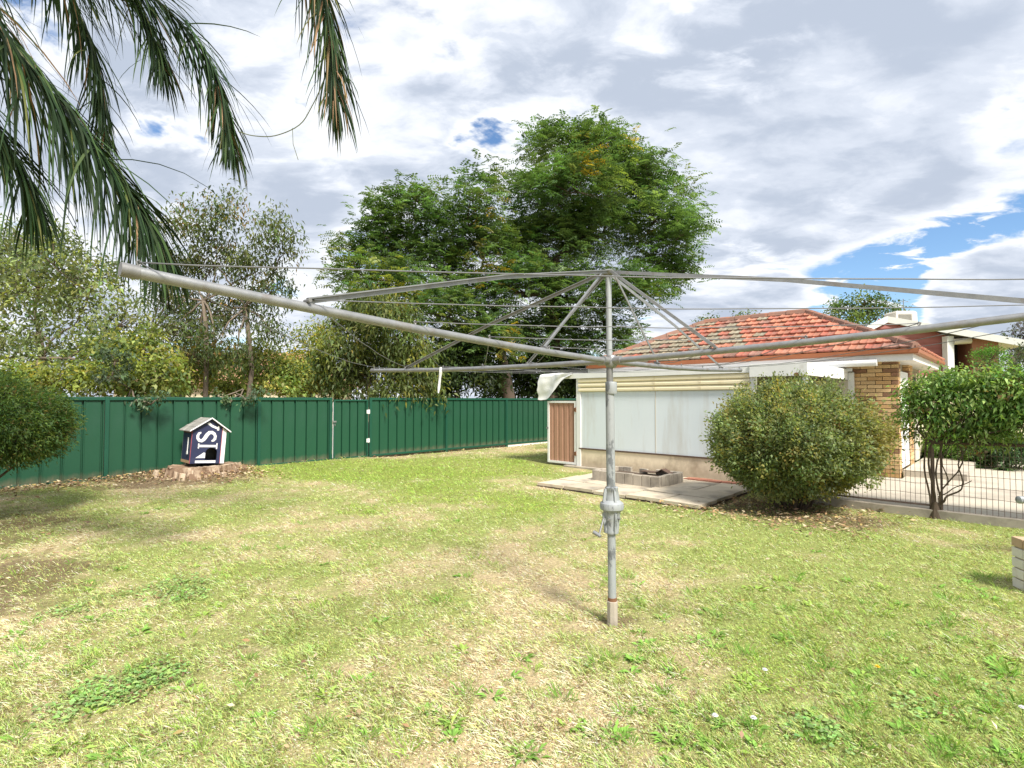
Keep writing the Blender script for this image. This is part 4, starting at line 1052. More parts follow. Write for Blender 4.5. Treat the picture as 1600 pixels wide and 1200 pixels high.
def tree_wood(base, fork, lobes, C, r0, twig=.012, ntw=140, nfork=1, bend=.12):
    mb = MB(); base, fork = Vector(base), Vector(fork)
    pts = limb(mb, base-Z*.2, fork, r0, r0*.72, .08, 6, 10)
    ctr = [Vector(c) for c, _ in lobes]; ends = []
    # main limbs to lobe centres, each starting from the fork or an earlier limb near it
    order = sorted(range(len(ctr)), key=lambda i: (ctr[i]-fork).length); nodes = [(fork, r0*.62)]
    for i in order:
        t = ctr[i]; best = min(nodes, key=lambda q: (q[0]-t).length+.35*(q[0]-fork).length+(2. if q[0].z > t.z+.3 else 0)); L_ = (t-best[0]).length
        r1 = max(.018, best[1]*.55); pp = limb(mb, best[0], t, best[1]*.8, r1, bend, 5, 7, .05)
        nodes += [(pp[2], best[1]*.72), (pp[4], r1*1.1), (t, r1)]
    idx = NR.permutation(len(C))[:ntw]
    for i in idx:
        t = Vector(C[i]); best = min(nodes, key=lambda q: (q[0]-t).length); limb(mb, best[0], t, max(twig, min(best[1]*.45, twig*2.2)), twig*.45, .18, 4, 5)
    return mb
def px_lobes(lst, depth, squash=.85, dj=1.2, deep=1.0):
    out = []
    for e in lst:
        px, py, rp = e[:3]; d = depth+(e[3] if len(e) > 3 else R.uniform(-dj, dj)); r_ = rp*d/FPX; out.append((np.array(P(px, py, d)), (r_, r_*deep, r_*squash)))
    return out
def tree(name, label, cat, base, fork, lobes, fol, bark, r0, group=None, ntw=140, twig=.012, bend=.12, woodname='trunk'):
    Vq, cq, C = fol
    t = thing(name, Vector(base), label, cat, group)
    obj(woodname, tree_wood(base, fork, lobes, C, r0, twig, ntw, bend=bend), bark, t, smooth='full')
    quads('crown', Vq, cq, LEAF, t); return t
def gp(px, depth): p = P(px, 640, depth); return Vector((p.x, p.y, -.02))
def at(px, py, d): return P(px, py, d)

def build_trees():
    melia = [((.10, .175, .06), 5), ((.075, .140, .048), 4), ((.135, .215, .075), 3), ((.18, .22, .055), .6), ((.30, .23, .03), .08)]
    l1 = px_lobes([(930, 232, 48), (880, 235, 38), (968, 258, 42), (900, 300, 62), (985, 300, 50), (1025, 345, 48), (845, 320, 55), (940, 370, 70), (1045, 390, 40), (1070, 365, 20), (1035, 440, 42), (990, 460, 45), (870, 400, 70), (820, 460, 60), (910, 470, 60), (860, 530, 60), (950, 540, 45), (800, 380, 45), (780, 530, 45), (1012, 272, 30), (1062, 345, 28), (845, 225, 26), (1060, 300, 18), (1075, 430, 22)], 21.5, .8, 1.6, 1.1)
    tree('feathery_tree', 'tallest feathery green tree rising behind the fence right of centre', 'tree', gp(862, 21.5), at(862, 470, 21.5), l1, pinnate_foliage(l1, 11, 17, .32, .52, .155, melia, 6), M['bark'], .34, ntw=260, twig=.022)
    l2 = px_lobes([(625, 335, 38), (665, 322, 30), (592, 385, 36), (640, 395, 50), (555, 425, 28), (735, 312, 34), (765, 285, 22), (715, 365, 48), (690, 425, 55), (755, 395, 50), (620, 455, 50), (680, 490, 55), (740, 470, 55), (570, 470, 30), (760, 540, 45), (700, 550, 45), (545, 395, 24), (585, 345, 26), (540, 440, 24), (640, 305, 18)], 19.5, .8, 1.3, 1.1)
    melia2 = melia+[((.18, .22, .055), .9)]
    tree('feathery_tree', 'lower feathery green tree left of the tallest one, flecked with yellow', 'tree', gp(800, 19.4), at(782, 545, 19.4), l2, pinnate_foliage(l2, 12, 17, .31, .48, .145, melia2, 6), M['bark'], .26, ntw=220, twig=.02)
    # dark understorey behind the right fence
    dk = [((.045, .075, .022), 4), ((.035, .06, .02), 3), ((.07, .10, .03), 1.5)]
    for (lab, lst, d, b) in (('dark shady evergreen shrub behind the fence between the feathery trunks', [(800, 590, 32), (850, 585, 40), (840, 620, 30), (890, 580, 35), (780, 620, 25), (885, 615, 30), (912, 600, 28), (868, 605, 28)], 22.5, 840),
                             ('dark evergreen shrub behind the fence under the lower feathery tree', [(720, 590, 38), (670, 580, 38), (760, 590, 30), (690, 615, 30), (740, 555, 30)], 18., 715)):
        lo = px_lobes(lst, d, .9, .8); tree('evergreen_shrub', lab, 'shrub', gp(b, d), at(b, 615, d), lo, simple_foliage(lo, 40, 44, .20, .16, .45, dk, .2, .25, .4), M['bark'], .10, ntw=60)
    # privet with yellow young leaves
    pv = [((.12, .16, .055), 4), ((.16, .20, .065), 4), ((.085, .12, .04), 3), ((.24, .24, .05), 1.3)]
    lo = px_lobes([(560, 520, 45), (610, 510, 45), (530, 560, 45), (590, 570, 45), (640, 560, 38), (620, 610, 32), (555, 605, 35), (510, 600, 32), (660, 600, 25), (575, 480, 28), (672, 620, 16), (598, 622, 16)], 14.6, .85, .8)
    tree('leafy_shrub', 'tall drooping olive green shrub spilling over the fence beside the gate', 'shrub', gp(575, 14.6), at(575, 590, 14.6), lo, simple_foliage(lo, 70, 34, .17, .125, .38, pv, .35, .55, .25), M['bark_l'], .07, ntw=120)
    ye = [((.42, .36, .04), 4), ((.22, .25, .05), 4), ((.13, .18, .04), 3)]
    lo = px_lobes([(488, 528, 24), (480, 565, 34), (500, 590, 30), (455, 590, 28), (470, 610, 26)], 17, .9, .6)
    tree('yellow_shrub', 'yellow tipped shrub between the slim tree and the olive shrub', 'shrub', gp(482, 17), at(480, 600, 17), lo, simple_foliage(lo, 46, 34, .17, .12, .45, ye, .2, .2, .4), M['bark_l'], .06, ntw=50)
    # slim upright tree with three stems
    pe = [((.18, .23, .115), 4), ((.13, .18, .09), 3), ((.24, .28, .125), 3), ((.25, .19, .06), .5)]
    lo = px_lobes([(352, 352, 30), (300, 365, 28), (415, 372, 30), (445, 395, 20), (335, 410, 40), (400, 425, 38), (285, 430, 38), (368, 312, 12), (282, 320, 12), (330, 325, 16), (425, 340, 16), (455, 365, 14), (310, 500, 42), (385, 490, 42), (270, 520, 36), (430, 460, 26), (262, 350, 16), (300, 560, 30), (370, 565, 30), (250, 470, 26), (425, 520, 24), (335, 540, 30)], 12.6, .95, .7)
    Vq, cq, C = simple_foliage(lo, 66, 26, .16, .105, .36, pe, .3, .45, .2)
    t = thing('slim_tree', gp(340, 12.6), 'slim airy tree with three pale stems above the kennel', 'tree'); mb = MB(); tops = []
    for b, k in ((255, (236, 520)), (330, (318, 470)), (360, (384, 480))):
        p0 = gp(b, 12.6); p1 = at(k[0], k[1], 12.6); mb = MB(); limb(mb, p0, p1, .065, .048, .06, 5, 8)
        sel = sorted(range(len(lo)), key=lambda i: (Vector(lo[i][0])-p1).length)[:9]
        for i in sel:
            q = Vector(lo[i][0]); limb(mb, p1, q, .026, .010, .10, 6, 6, .04)
        tops.append((p1, mb, set(sel)))
    for i in NR.permutation(len(C))[:170]:
        q = Vector(C[i]); j = min(range(len(lo)), key=lambda j: (Vector(lo[j][0])-q).length); own = [w for w in tops if j in w[2]]
        if own: limb(own[0][1], Vector(lo[j][0]), q, .008, .004, .15, 3, 5)
    for _, mb, _s in tops: obj('trunk', mb, M['bark_l'], t, smooth='full'); quads('crown', Vq, cq, LEAF, t)
    # broad yellow green tree far left
    lf = [((.20, .25, .11), 4), ((.15, .20, .095), 3), ((.27, .31, .11), 3), ((.11, .155, .075), 2)]
    lo = px_lobes([(25, 425, 40), (85, 415, 40), (140, 455, 45), (45, 490, 55), (115, 510, 55), (185, 510, 45), (20, 560, 50), (90, 570, 50), (160, 570, 50), (215, 560, 35), (20, 365, 24), (-60, 450, 60), (-80, 540, 70), (80, 365, 14)], 11.5, .9, .7)
    tree('broad_tree', 'yellow green many branched tree above the far left fence', 'tree', gp(55, 11.4), at(60, 560, 11.4), lo, simple_foliage(lo, 34, 28, .15, .11, .48, lf, .25, .3, .3), M['bark_l'], .07, ntw=160, twig=.009)
    dk2 = [((.10, .135, .06), 4), ((.14, .18, .075), 3)]
    lo = px_lobes([(40, 400, 40), (110, 400, 30), (-30, 420, 60), (150, 440, 35), (60, 450, 50)], 16.5, .9, .8)
    tree('distant_tree', 'darker green tree behind the yellow green left tree', 'tree', gp(60, 16.5), at(60, 520, 16.5), lo, simple_foliage(lo, 22, 30, .22, .15, .5, dk2, .2, .2, .4), M['bark'], .12, ntw=70)
    yl = [((.28, .32, .085), 4), ((.20, .26, .07), 4), ((.36, .36, .09), 2), ((.13, .19, .075), 3)]
    for lab, lst, d, b in (('bright yellow green bush over the fence left of the kennel', [(150, 600, 36), (205, 595, 40), (250, 590, 36), (225, 625, 26), (180, 555, 34), (230, 545, 30), (100, 600, 36), (55, 605, 34), (15, 600, 34)], 10.6, 200), ('low yellow green bush over the fence right of the kennel', [(300, 590, 32), (390, 598, 30), (425, 580, 32), (350, 612, 22), (440, 608, 26), (385, 622, 20), (300, 550, 26), (405, 555, 24), (340, 575, 26), (455, 592, 26), (270, 605, 26)], 13.4, 390)):
        lo = px_lobes(lst, d, .85, .35); tree('hedge_bush', lab, 'bush', gp(b, d), at(b, 610, d), lo, simple_foliage(lo, 90, 30, .13, .10, .55, yl, .25, .2, .35), M['bark_l'], .04, ntw=50)
    # sprays drooping over the fence belong to a grey green creeper
    gg = [((.10, .15, .085), 4), ((.075, .115, .065), 3), ((.14, .19, .11), 2)]
    for lab, lst, (px0, d) in (('grey green leafy spray drooping over the fence left of the kennel', [(235, 632, 11), (250, 622, 9), (215, 628, 8), (180, 565, 24), (175, 590, 22)], (205, 9.55)), ('grey green leafy spray drooping over the fence above the kennel', [(360, 628, 10), (385, 626, 10), (400, 618, 9), (345, 622, 8)], (380, 10.75))):
        lo = px_lobes(lst, d, .8, .06); tree('leafy_creeper', lab, 'creeper', gp(px0, d+.9), at(px0, 608, d+.5), lo, simple_foliage(lo, 160, 14, .06, .075, .55, gg, .3, .35, .3), M['bark_l'], .02, ntw=30, twig=.005)
    # beyond the house, right side
    rt = [((.085, .14, .04), 4), ((.06, .10, .03), 3), ((.14, .18, .05), 2)]
    for nm, lab, lst, d, b, pal in (('garden_tree', 'rounded green tree behind the tiled roof beside the cooler', [(1320, 490, 24), (1350, 478, 24), (1378, 488, 22), (1340, 505, 24), (1400, 495, 14), (1300, 498, 14)], 38, 1345, rt),
                                    ('garden_tree', 'tree top just showing over the left of the tiled ridge', [(1108, 506, 10), (1120, 510, 10), (1100, 512, 10)], 32, 1108, rt),
                                    ('garden_tree', 'small tree top showing over the middle of the tiled ridge', [(1165, 500, 9), (1178, 503, 9), (1155, 505, 8)], 32, 1166, rt),
                                    ('jacaranda', 'purple grey tree at the far right beyond the white roof', [(1600, 525, 18), (1622, 510, 24), (1590, 550, 18), (1615, 550, 24)], 34, 1610, [((.12, .11, .16), 3), ((.08, .10, .07), 3)]),
                                    ('evergreen_tree', 'dark grey green tree at right behind the vine', [(1560, 575, 24), (1590, 580, 26), (1610, 560, 30), (1575, 610, 28), (1530, 600, 20)], 16, 1580, [((.05, .075, .04), 3), ((.08, .105, .06), 3)])):
        lo = px_lobes(lst, d, .85, .8); sc = d/20.
        tree(nm, lab, 'tree', gp(b, d), at(b, 560, d), lo, simple_foliage(lo, 22/sc**1.2, 30, .16*sc, .12*sc, .5, pal, .2, .2, .4), M['bark'], .12, ntw=40, twig=.012*sc)
    lo = px_lobes([(1547, 562, 22, 0)], 13, .95); t = thing('round_shrub', gp(1545, 13), 'clipped bright green ball shrub peeping over the vine', 'shrub')
    Vq, cq, C = simple_foliage(lo, 420, 16, .05, .05, .5, [((.07, .17, .03), 3), ((.10, .22, .04), 3)], .1, 0, .8); obj('stem', tree_wood(gp(1545, 13), at(1545, 590, 13), lo, C, .05, .006, 40), M['bark'], t, smooth='full'); quads('crown', Vq, cq, LEAF, t)
build_trees()

def build_bushes():
    # round shrub in front of the shed
    c0 = H(4.02, -1.62); cx = Vector((c0.x, c0.y, .86))
    b0 = P(1241, 700, 7.25); ctr = np.array((b0.x, b0.y, .86))
    t = thing('round_bush', Vector((b0.x, b0.y, 0)), 'big rounded small leaved bush in front of the white shed', 'bush')
    pal = [((.20, .25, .105), 4), ((.15, .205, .09), 4), ((.26, .30, .115), 3), ((.31, .29, .09), 1.4), ((.26, .205, .07), .5)]
    n = 3900; d = norm(NR.normal(0, 1, (n, 3))); d[:, 2] = np.where((d[:, 2] < -.93), -d[:, 2], d[:, 2])
    lump = 1+.13*np.array([mnoise.noise(tuple(q*2.2)) for q in d])+.09*np.array([mnoise.noise(tuple(q*5+3)) for q in d])
    prof = np.where(d[:, 2] < 0, 1-.10*d[:, 2]**2, 1)
    rr = np.array((.985, 1.0, .73)); sh = NR.uniform(0, 1, (n, 1)); shell = np.where(sh < .72, NR.uniform(.90, 1.0, (n, 1)), NR.uniform(.6, .92, (n, 1)))
    C = ctr+d*rr*shell*lump[:, None]*prof[:, None]
    # bare hollow low on the lawn side, thin spots, and long unclipped shoots
    hol = norm(np.array([[.10, -.72, -.62]])); gap = (d@hol[0] > .935) | (np.array([mnoise.noise(tuple(q*3.3+11)) for q in d]) < -.36)
    keep = ~gap | (NR.uniform(0, 1, n) < .12); C, d = C[keep], d[keep]
    ns_ = 150; ds = norm(NR.normal(0, 1, (ns_, 3))*np.array((1, 1, .7))+np.array((0, 0, .35))); f_ = NR.uniform(.97, 1.08, (ns_, 3)).mean(1, keepdims=True)
    for q in (0., .05, .1): C = np.concatenate([C, ctr+ds*rr*f_+(ds+np.array((0, 0, .5)))*q]); d = np.concatenate([d, ds])
    n = len(C); C[:, 2] = np.maximum(C[:, 2], .10)
    per = 24; k = np.repeat(np.arange(n), per); m = len(k); cc = palette_pick(pal, n, .18)
    # yellow drift on the right side of the bush
    drift = np.exp(-((d[:, 0]-.75)**2+(d[:, 2]-.15)**2)/.12)[:, None]; cc = cc*(1-.6*drift)+np.array((.27, .20, .065))*.6*drift
    base = C[k]+NR.normal(0, .050, (m, 3)); ax = norm(d[k]*.9+NR.normal(0, .7, (m, 3))+np.array((0, 0, .25))); nr = norm(d[k]*.7+NR.normal(0, .5, (m, 3))+np.array((0, 0, .6)))
    l = NR.uniform(.028, .058, m)
    quads('foliage', leaves(base, ax, nr, l, l*.5, .1), cc[k]*NR.uniform(.7, 1.3, (m, 1)), LEAF, t)
    mb = MB(); root = Vector((b0.x, b0.y, 0))
    for i in range(26):
        a = R.uniform(0, 6.283); p0 = root+Vector((.22*math.cos(a)*R.random(), .2*math.sin(a)*R.random(), -.05)); q = Vector(ctr)+Vector((rr[0]*math.cos(a)*R.uniform(.3, .85), rr[1]*math.sin(a)*R.uniform(.3, .85), R.uniform(-.35, .45))); limb(mb, p0, q, .024, .007, .12, 5, 6)
    for i in NR.permutation(n)[:220]:
        q = Vector(C[i]); mid = Vector(ctr).lerp(q, .55); limb(mb, mid, q, .006, .003, .1, 3, 4)
    obj('stems', mb, M['bark'], t)
    # fine leaved shrub at the left edge
    b0 = P(-25, 660, 6.4); ctr = np.array((b0.x-.12, b0.y, 1.22))
    t = thing('feathery_bush', Vector((b0.x-.3, b0.y, 0)), 'fine leaved dark green bush cut by the left edge of the photo', 'bush')
    pal = [((.085, .15, .045), 4), ((.06, .115, .035), 4), ((.14, .20, .05), 3), ((.13, .11, .04), .7)]
    n = 3600; d = norm(NR.normal(0, 1, (n, 3))); rr = np.array((1.0, .9, .54)); lump = 1+.16*np.array([mnoise.noise(tuple(q*2.4+7)) for q in d])
    C = ctr+d*rr*(NR.uniform(.35, 1, (n, 1))**.35)*lump[:, None]; C[:, 2] -= .12*np.maximum(0, C[:, 0]-ctr[0])
    per = 16; k = np.repeat(np.arange(n), per); m = len(k); cc = palette_pick(pal, n, .22)
    base = C[k]+NR.normal(0, .055, (m, 3)); ax = norm(d[k]*.8+NR.normal(0, .6, (m, 3))+np.array((.1, 0, -.1))); nr = norm(NR.normal(0, .6, (m, 3))+np.array((0, 0, 1.)))
    l = NR.uniform(.034, .065, m); Vq = [leaves(base, ax, nr, l, l*.28, .15)]; Cq = [cc[k]*NR.uniform(.7, 1.35, (m, 1))]
    quads('foliage', np.concatenate(Vq), np.concatenate(Cq), LEAF, t)
    mb = MB(); root = Vector((b0.x-.85, b0.y, -.05))
    for i in range(14):
        q = Vector(C[R.randrange(n)]); limb(mb, root+Vector((R.uniform(-.1, .1), R.uniform(-.1, .1), 0)), q, .025, .006, .12, 5, 6)
    for i in NR.permutation(n)[:140]: q = Vector(C[i]); limb(mb, Vector(ctr).lerp(q, .6), q, .005, .002, .1, 3, 4)
    obj('stems', mb, M['bark'], t)
    # vine over the wire fence
    t = thing('climbing_vine', H(6.1, VF, 0), 'thick leafy green vine heaped over the wire fence', 'vine')
    pal = [((.14, .25, .07), 5), ((.19, .31, .085), 4), ((.26, .37, .11), 3), ((.16, .13, .05), .5), ((.26, .15, .06), .12)]
    lob = []
    for s, z, r_, rz in ((5.90, 1.42, .22, .22), (6.10, 1.50, .28, .30), (6.40, 1.48, .33, .36), (6.70, 1.44, .36, .38), (7.0, 1.42, .38, .40), (7.4, 1.42, .40, .42), (7.9, 1.4, .45, .48), (5.85, 1.22, .18, .16), (6.15, 1.17, .24, .2), (6.5, 1.12, .30, .24), (6.85, 1.16, .34, .24), (7.25, 1.16, .35, .24), (6.62, 1.66, .08, .12), (6.0, 1.03, .16, .14), (6.3, 1.0, .20, .15), (6.6, 1.0, .22, .15), (8.4, 1.35, .5, .55)):
        p = H(s, VF+.1, z); lob.append((np.array(p), (r_, r_*.95, rz)))
    Vq, cq, C = simple_foliage(lob, 360, 24, .065, .062, .42, pal, .3, .35, .45, clvar=.25)
    quads('foliage', Vq, cq, LEAF, t)
    mb = MB()
    root = H(6.07, VF-.02, .0)
    def wind(p0, p1, r0, r1, amp):
        pts = []; rs = []
        for i in range(11):
            f = i/10; p = Vector(p0).lerp(Vector(p1), f)+U*amp*math.sin(f*7+amp*40)*math.sin(math.pi*f)+V*amp*.5*math.cos(f*9)*math.sin(math.pi*f); pts.append(p); rs.append(r0+(r1-r0)*f)
        mb.tube(pts, rs, 7)
    wind(root, H(6.02, VF-.03, 1.3), .014, .010, .03); wind(root+U*.05, H(6.15, VF-.04, 1.35), .011, .008, .05); wind(root+U*.04, H(6.35, VF-.05, 1.15), .010, .006, .09); wind(root-U*.05, H(5.98, VF-.03, 1.2), .012, .008, .03)
    wind(root+U*.03+Z*.15, H(6.33, VF-.05, .38), .014, .009, .03); wind(H(6.33, VF-.05, .38), H(6.38, VF-.03, 1.1), .009, .006, .05); wind(H(6.10, VF-.03, .25), H(6.42, VF-.03, .48), .007, .005, .02); wind(H(6.2, VF-.04, .4), H(6.2, VF-.02, 1.2), .007, .005, .06)
    for i in range(9): wind(H(6.05+R.uniform(-.05, .15), VF-.03, .9), H(6.05+R.uniform(-.7, 1.6), VF+R.uniform(-.15, .15), R.uniform(1.2, 1.7)), .012, .005, .06)
    for i in NR.permutation(len(C))[:200]:
        q = Vector(C[i]); j = min(lob, key=lambda l: (Vector(l[0])-q).length); limb(mb, Vector(j[0]), q, .005, .0025, .15, 3, 4)
    mb.lathe([(.075, -.02), (.06, .05), (.04, .12), (.025, .18)], root, 10)
    obj('stems', mb, M['bark'], t)
    # garden strip plants behind the driveway
    for i, (px, py, w_, h_, pal, nm, lab) in enumerate((
        (1452, 722, .42, .55, [((.12, .21, .05), 3), ((.17, .26, .06), 3)], 'garden_shrub', 'green shrub behind the driveway just right of the wire fence post'),
        (1500, 727, .50, .62, [((.14, .26, .05), 3), ((.10, .19, .04), 3)], 'garden_shrub', 'bright green shrub in the middle of the garden strip'),
        (1552, 733, .48, .55, [((.08, .15, .05), 3), ((.12, .20, .05), 3), ((.22, .12, .06), .4)], 'garden_shrub', 'darker shrub in the garden strip near the right edge'),
        (1605, 738, .5, .66, [((.08, .14, .06), 3), ((.06, .11, .05), 3)], 'garden_shrub', 'grey green shrub in the garden strip cut by the right edge'))):
        b = G(px, py); p = Vector((b.x, b.y+.25, 0)); t = thing(nm, p, lab, 'shrub')
        lo = [(np.array((p.x, p.y, h_*.55)), (w_*.9, w_*.7, h_*.5)), (np.array((p.x-.25, p.y-.1, h_*.35)), (w_*.5, w_*.5, h_*.35)), (np.array((p.x+.3, p.y, h_*.4)), (w_*.5, w_*.5, h_*.4))]
        Vq, cq, C = simple_foliage(lo, 420, 16, .06, .08, .4, pal, .3, .1, .5); quads('foliage', Vq, cq, LEAF, t); mb = MB()
        for k in range(14): q = Vector(C[R.randrange(len(C))]); limb(mb, p+Vector((R.uniform(-.1, .1), R.uniform(-.1, .1), -.02)), q, .010, .004, .1, 4, 5)
        obj('stems', mb, M['bark'], t)
    for i, px in enumerate((1435, 1470, 1525, 1572)):   # strap leaved clumps along the edge
        b = G(px, 726+i*4.0); p = Vector((b.x, b.y+.02, .0)); t = thing('strap_plant', p, ('strap leaved clump at the driveway edge nearest the brick house', 'strap leaved clump at the driveway edge below the bright green shrub', 'strap leaved clump between the bright and darker garden shrubs', 'strap leaved clump at the driveway edge near the right border')[i], 'plant', 'strap leaved clumps along the driveway')
        m = 90; an = NR.uniform(0, 6.283, m); le = NR.uniform(.3, 1.2, m); ax = np.stack([np.cos(an)*np.sin(le), np.sin(an)*np.sin(le), np.cos(le)], -1)
        l = NR.uniform(.18, .34, m); quads('leaves', leaves(np.tile(np.array(p), (m, 1))+NR.normal(0, .04, (m, 3))*np.array((1, 1, 0)), ax, np.stack([-np.sin(an), np.cos(an), .3+0*an], -1)*0+np.array((0, 0, 1.))+ax*.1, l, .022*np.ones(m), .45), palette_pick([((.10, .17, .07), 3), ((.07, .13, .05), 3)], m), LEAF, t)
build_bushes()

# ------------------------------------------------------------------ palm with fronds hanging into the top left
def build_palm():
    base = Vector((-4.75, 3.1, 0)); crown = Vector((-4.6, 3.15, 5.6))
    r = thing('palm_tree', base, 'drooping feather palm whose fronds hang into the upper left', 'palm')
    tr = MB(); pts = [base.lerp(crown, i/12)+Vector((.05*math.sin(i*.5), 0, 0)) for i in range(13)]; tr.tube([base-Z*.1]+pts, [.24]+[.2-.004*i+.008*(i % 2) for i in range(13)], 14)
    obj('trunk', tr, M['bark_l'], r, smooth='full')
    mesh_cache = []
    state = {'n': 0}; rest_V = []; rest_C = []
    pal = [((.026, .052, .020), 4), ((.018, .036, .016), 4), ((.045, .080, .026), 2.5), ((.12, .13, .045), .35), ((.20, .15, .08), .06)]
    def catmull(p, n):
        out = []; q = [p[0]]+p+[p[-1]]
        for i in range(1, len(q)-2):
            for k in range(n):
                t = k/n; a, b, c, d = q[i-1], q[i], q[i+1], q[i+2]
                out.append(.5*((2*b)+(c-a)*t+(2*a-5*b+4*c-d)*t*t+(3*b-a-3*c+d)*t**3))
        out.append(p[-1]); return out
    def frond(ctrl, nl, visible, lmax=.62, dead=0., start=.22):
        path = catmull([Vector(c) for c in ctrl], 14); m = len(path)
        fr = obj('frond', MB().tube(path[::2]+[path[-1]], [max(.003, .022*(1-i/(m/2+1))) for i in range(len(path[::2])+1)], 6), M['palmrib'], r, smooth='full')
        # order the leaflets so those low on the frond (in the picture) become objects first
        items = []
        for i in range(nl):
            f = start+(1-start)*(i+.5)/nl; x = f*(m-1); j = min(int(x), m-2); p = path[j].lerp(path[j+1], x-j); t = (path[j+1]-path[j]).normalized()
            for sg in (-1, 1):
                sd_ = t.cross(Z); sd_ = sd_.normalized() if sd_.length > .05 else Vector((1, 0, 0)); sd_ = (sd_*sg+Vector((R.gauss(0, .5), R.gauss(0, .5), R.gauss(0, .2)))).normalized()
                ln = lmax*(.45+.85*math.sin(math.pi*min(1, .18+.72*f)))*R.uniform(.75, 1.12)*(1 if f < .9 else 1-.45*(f-.9)/.1)
                d0 = (sd_*R.uniform(.35, .75)+t*.75+Z*R.uniform(-.15, .30)).normalized(); items.append((p, d0, ln, f))
        for p, d0, ln, f in items:
            ns = 5; drp = R.uniform(.10, .40); q = p.copy(); d = d0.copy(); wv = (d.cross(Z)); wv = wv.normalized() if wv.length > .1 else Vector((1, 0, 0)); wv = (wv+Vector((R.gauss(0, .4), R.gauss(0, .4), R.gauss(0, .2)))).normalized()
            w0 = R.uniform(.012, .0185); L_, R_ = [], []
            for i in range(ns+1):
                ff = i/ns; ww = w0*(.55+.45*math.sin(math.pi*min(1., ff+.25)) if ff < .7 else (1-ff)/.3*.85+.04)*.5
                L_.append(q+wv*ww); R_.append(q-wv*ww)
                d = (d+Vector((0, 0, -1))*(drp*(.8+.9*ff))).normalized(); q = q+d*(ln/ns)
            col = palette_pick(pal, 1, .2)[0]
            if R.random() < dead: col = np.array((.30, .19, .11))*R.uniform(.7, 1.2)
            vis = visible and L_[0].z < 6
            if vis and state['n'] < 298:
                state['n'] += 1
                me = bpy.data.meshes.new('leaflet'); vs = [tuple(v-p) for v in L_+R_]; me.from_pydata(vs, [], [(i, i+1, ns+2+i, ns+1+i) for i in range(ns)])
                ca = me.color_attributes.new('col', 'FLOAT_COLOR', 'POINT'); ca.data.foreach_set('color', np.tile(np.array((*col, 1)), len(vs)).astype(np.float32)); me.materials.append(PALML)
                o = bpy.data.objects.new('leaflet', me); COL.objects.link(o); o.parent = fr; o.location = p-ORG[fr]
            else:
                for i in range(ns): rest_V.append([L_[i], L_[i+1], R_[i+1], R_[i]]); rest_C.append(col)
    c = crown
    # A: big frond sweeping down to the hoist arm
    frond([c, P(-190, -180, 3.3), P(-60, -30, 3.5), P(60, 120, 3.7), P(150, 230, 3.8), P(215, 320, 3.85), P(262, 405, 3.9)], 240, True, .78, .004)
    # C: middle frond hanging to the right
    frond([c, P(0, -260, 3.8), P(140, -90, 4.2), P(250, 5, 4.5), P(320, 85, 4.6), P(352, 170, 4.65), P(362, 235, 4.65)], 165, True, .60, .012)
    # B: frond hanging straight down
    frond([c, P(-40, -300, 3.9), P(50, -130, 4.4), P(110, -10, 4.7), P(145, 80, 4.8), P(158, 150, 4.85), P(166, 215, 4.85)], 150, True, .55, .01)
    # D: separate tip at the top, partly dry
    frond([c, P(60, -620, 3.6), P(280, -420, 4.0), P(430, -200, 4.2), P(490, -60, 4.3), P(512, 30, 4.3), P(520, 110, 4.3), P(523, 160, 4.3)], 170, True, .62, .14)
    frond([c, P(-250, -60, 3.3), P(-130, 60, 3.5), P(-40, 160, 3.7), P(30, 260, 3.8), P(60, 330, 3.9)], 150, True, .6, .01)
    # E: fill frond at the upper left, and short one behind
    frond([c, P(-150, -330, 3.8), P(0, -180, 4.1), P(80, -80, 4.3), P(190, -20, 4.5), P(240, 60, 4.6), P(255, 110, 4.6)], 145, True, .58, .01)
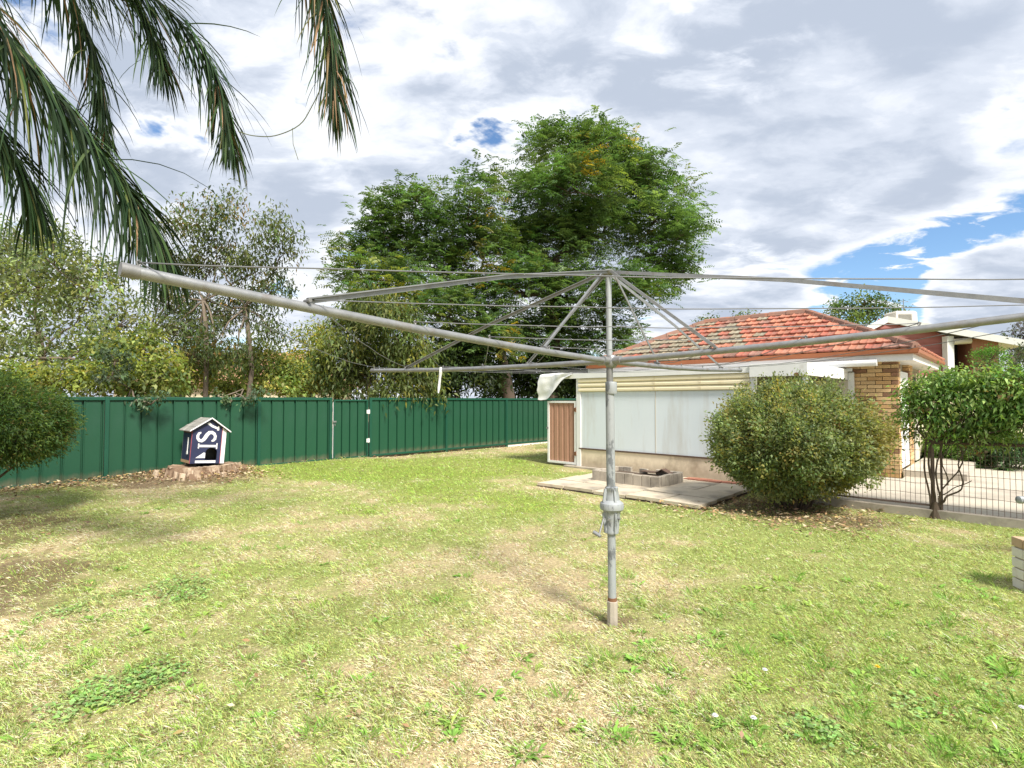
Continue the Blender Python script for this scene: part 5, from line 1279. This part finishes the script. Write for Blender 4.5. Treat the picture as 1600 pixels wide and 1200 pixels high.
    # fronds outside the picture complete the crown
    for a in (1.9, 2.6, 3.3, 4.0, 4.7, 5.3):
        d = Vector((math.cos(a), math.sin(a), 0)); frond([c, c+d*.8+Z*.7, c+d*1.7+Z*.7, c+d*2.4+Z*.0, c+d*2.8-Z*.9], 40, False, .55, .02)
    quads_obj = quads('leaflets', np.array([[tuple(v) for v in q] for q in rest_V]), np.array(rest_C), PALML, r); tagp(quads_obj, kind='stuff')
    st = MB().tube(catmull([P(505, 130, 4.3), P(488, 165, 4.3), P(468, 195, 4.3), P(430, 212, 4.3), P(395, 212, 4.3), P(372, 205, 4.3)], 5), .004, 5)
    st.tube([P(457, 200, 4.3), P(458, 225, 4.3), P(466, 250, 4.3)], .0025, 4); obj('fibre_strand', st, M['palmrib'], r)
build_palm()

# ------------------------------------------------------------------ small flowers in the lawn
def build_flowers():
    fm = {'white': M['letter'], 'yellow': mat('yellow_petal', (.75, .52, .02), (.68, .44, .02), 20, .6)}
    gm = mat('flower_stem', (.14, .25, .05))
    for kind, px, py, lab in (('white', 1117, 1130, 'white clover flower, left of the pair low on the lawn'), ('white', 1177, 1134, 'white clover flower, right of the pair low on the lawn'), ('white', 1195, 1056, 'single white clover flower on the lawn above the pair'), ('yellow', 1371, 1051, 'yellow dandelion flower on the lawn right of the white ones'), ('white', 1597, 1117, 'white clover flower at the right edge of the lawn')):
        b = G(px, py+6); h = .05; t = thing('%s_flower' % kind, b, lab, 'flower')
        obj('stem', MB().tube([b, b+Vector((.004, 0, h*.6)), b+Vector((.002, 0, h))], .0016, 5), gm, t)
        f = MB(); c = b+Vector((.002, 0, h))
        for ring, (n, rr, el) in enumerate(((11, .015, .15), (8, .012, .7), (5, .007, 1.2))):
            for k in range(n):
                a = 2*math.pi*k/n+ring; d = Vector((math.cos(a)*math.cos(el), math.sin(a)*math.cos(el), math.sin(el))); s = Vector((-math.sin(a), math.cos(a), 0))*.003
                f.add([c, c+d*rr*.6+s, c+d*rr*1.1, c+d*rr*.6-s], [(0, 1, 2, 3)])
        obj('petals', f, fm[kind], t)
build_flowers()
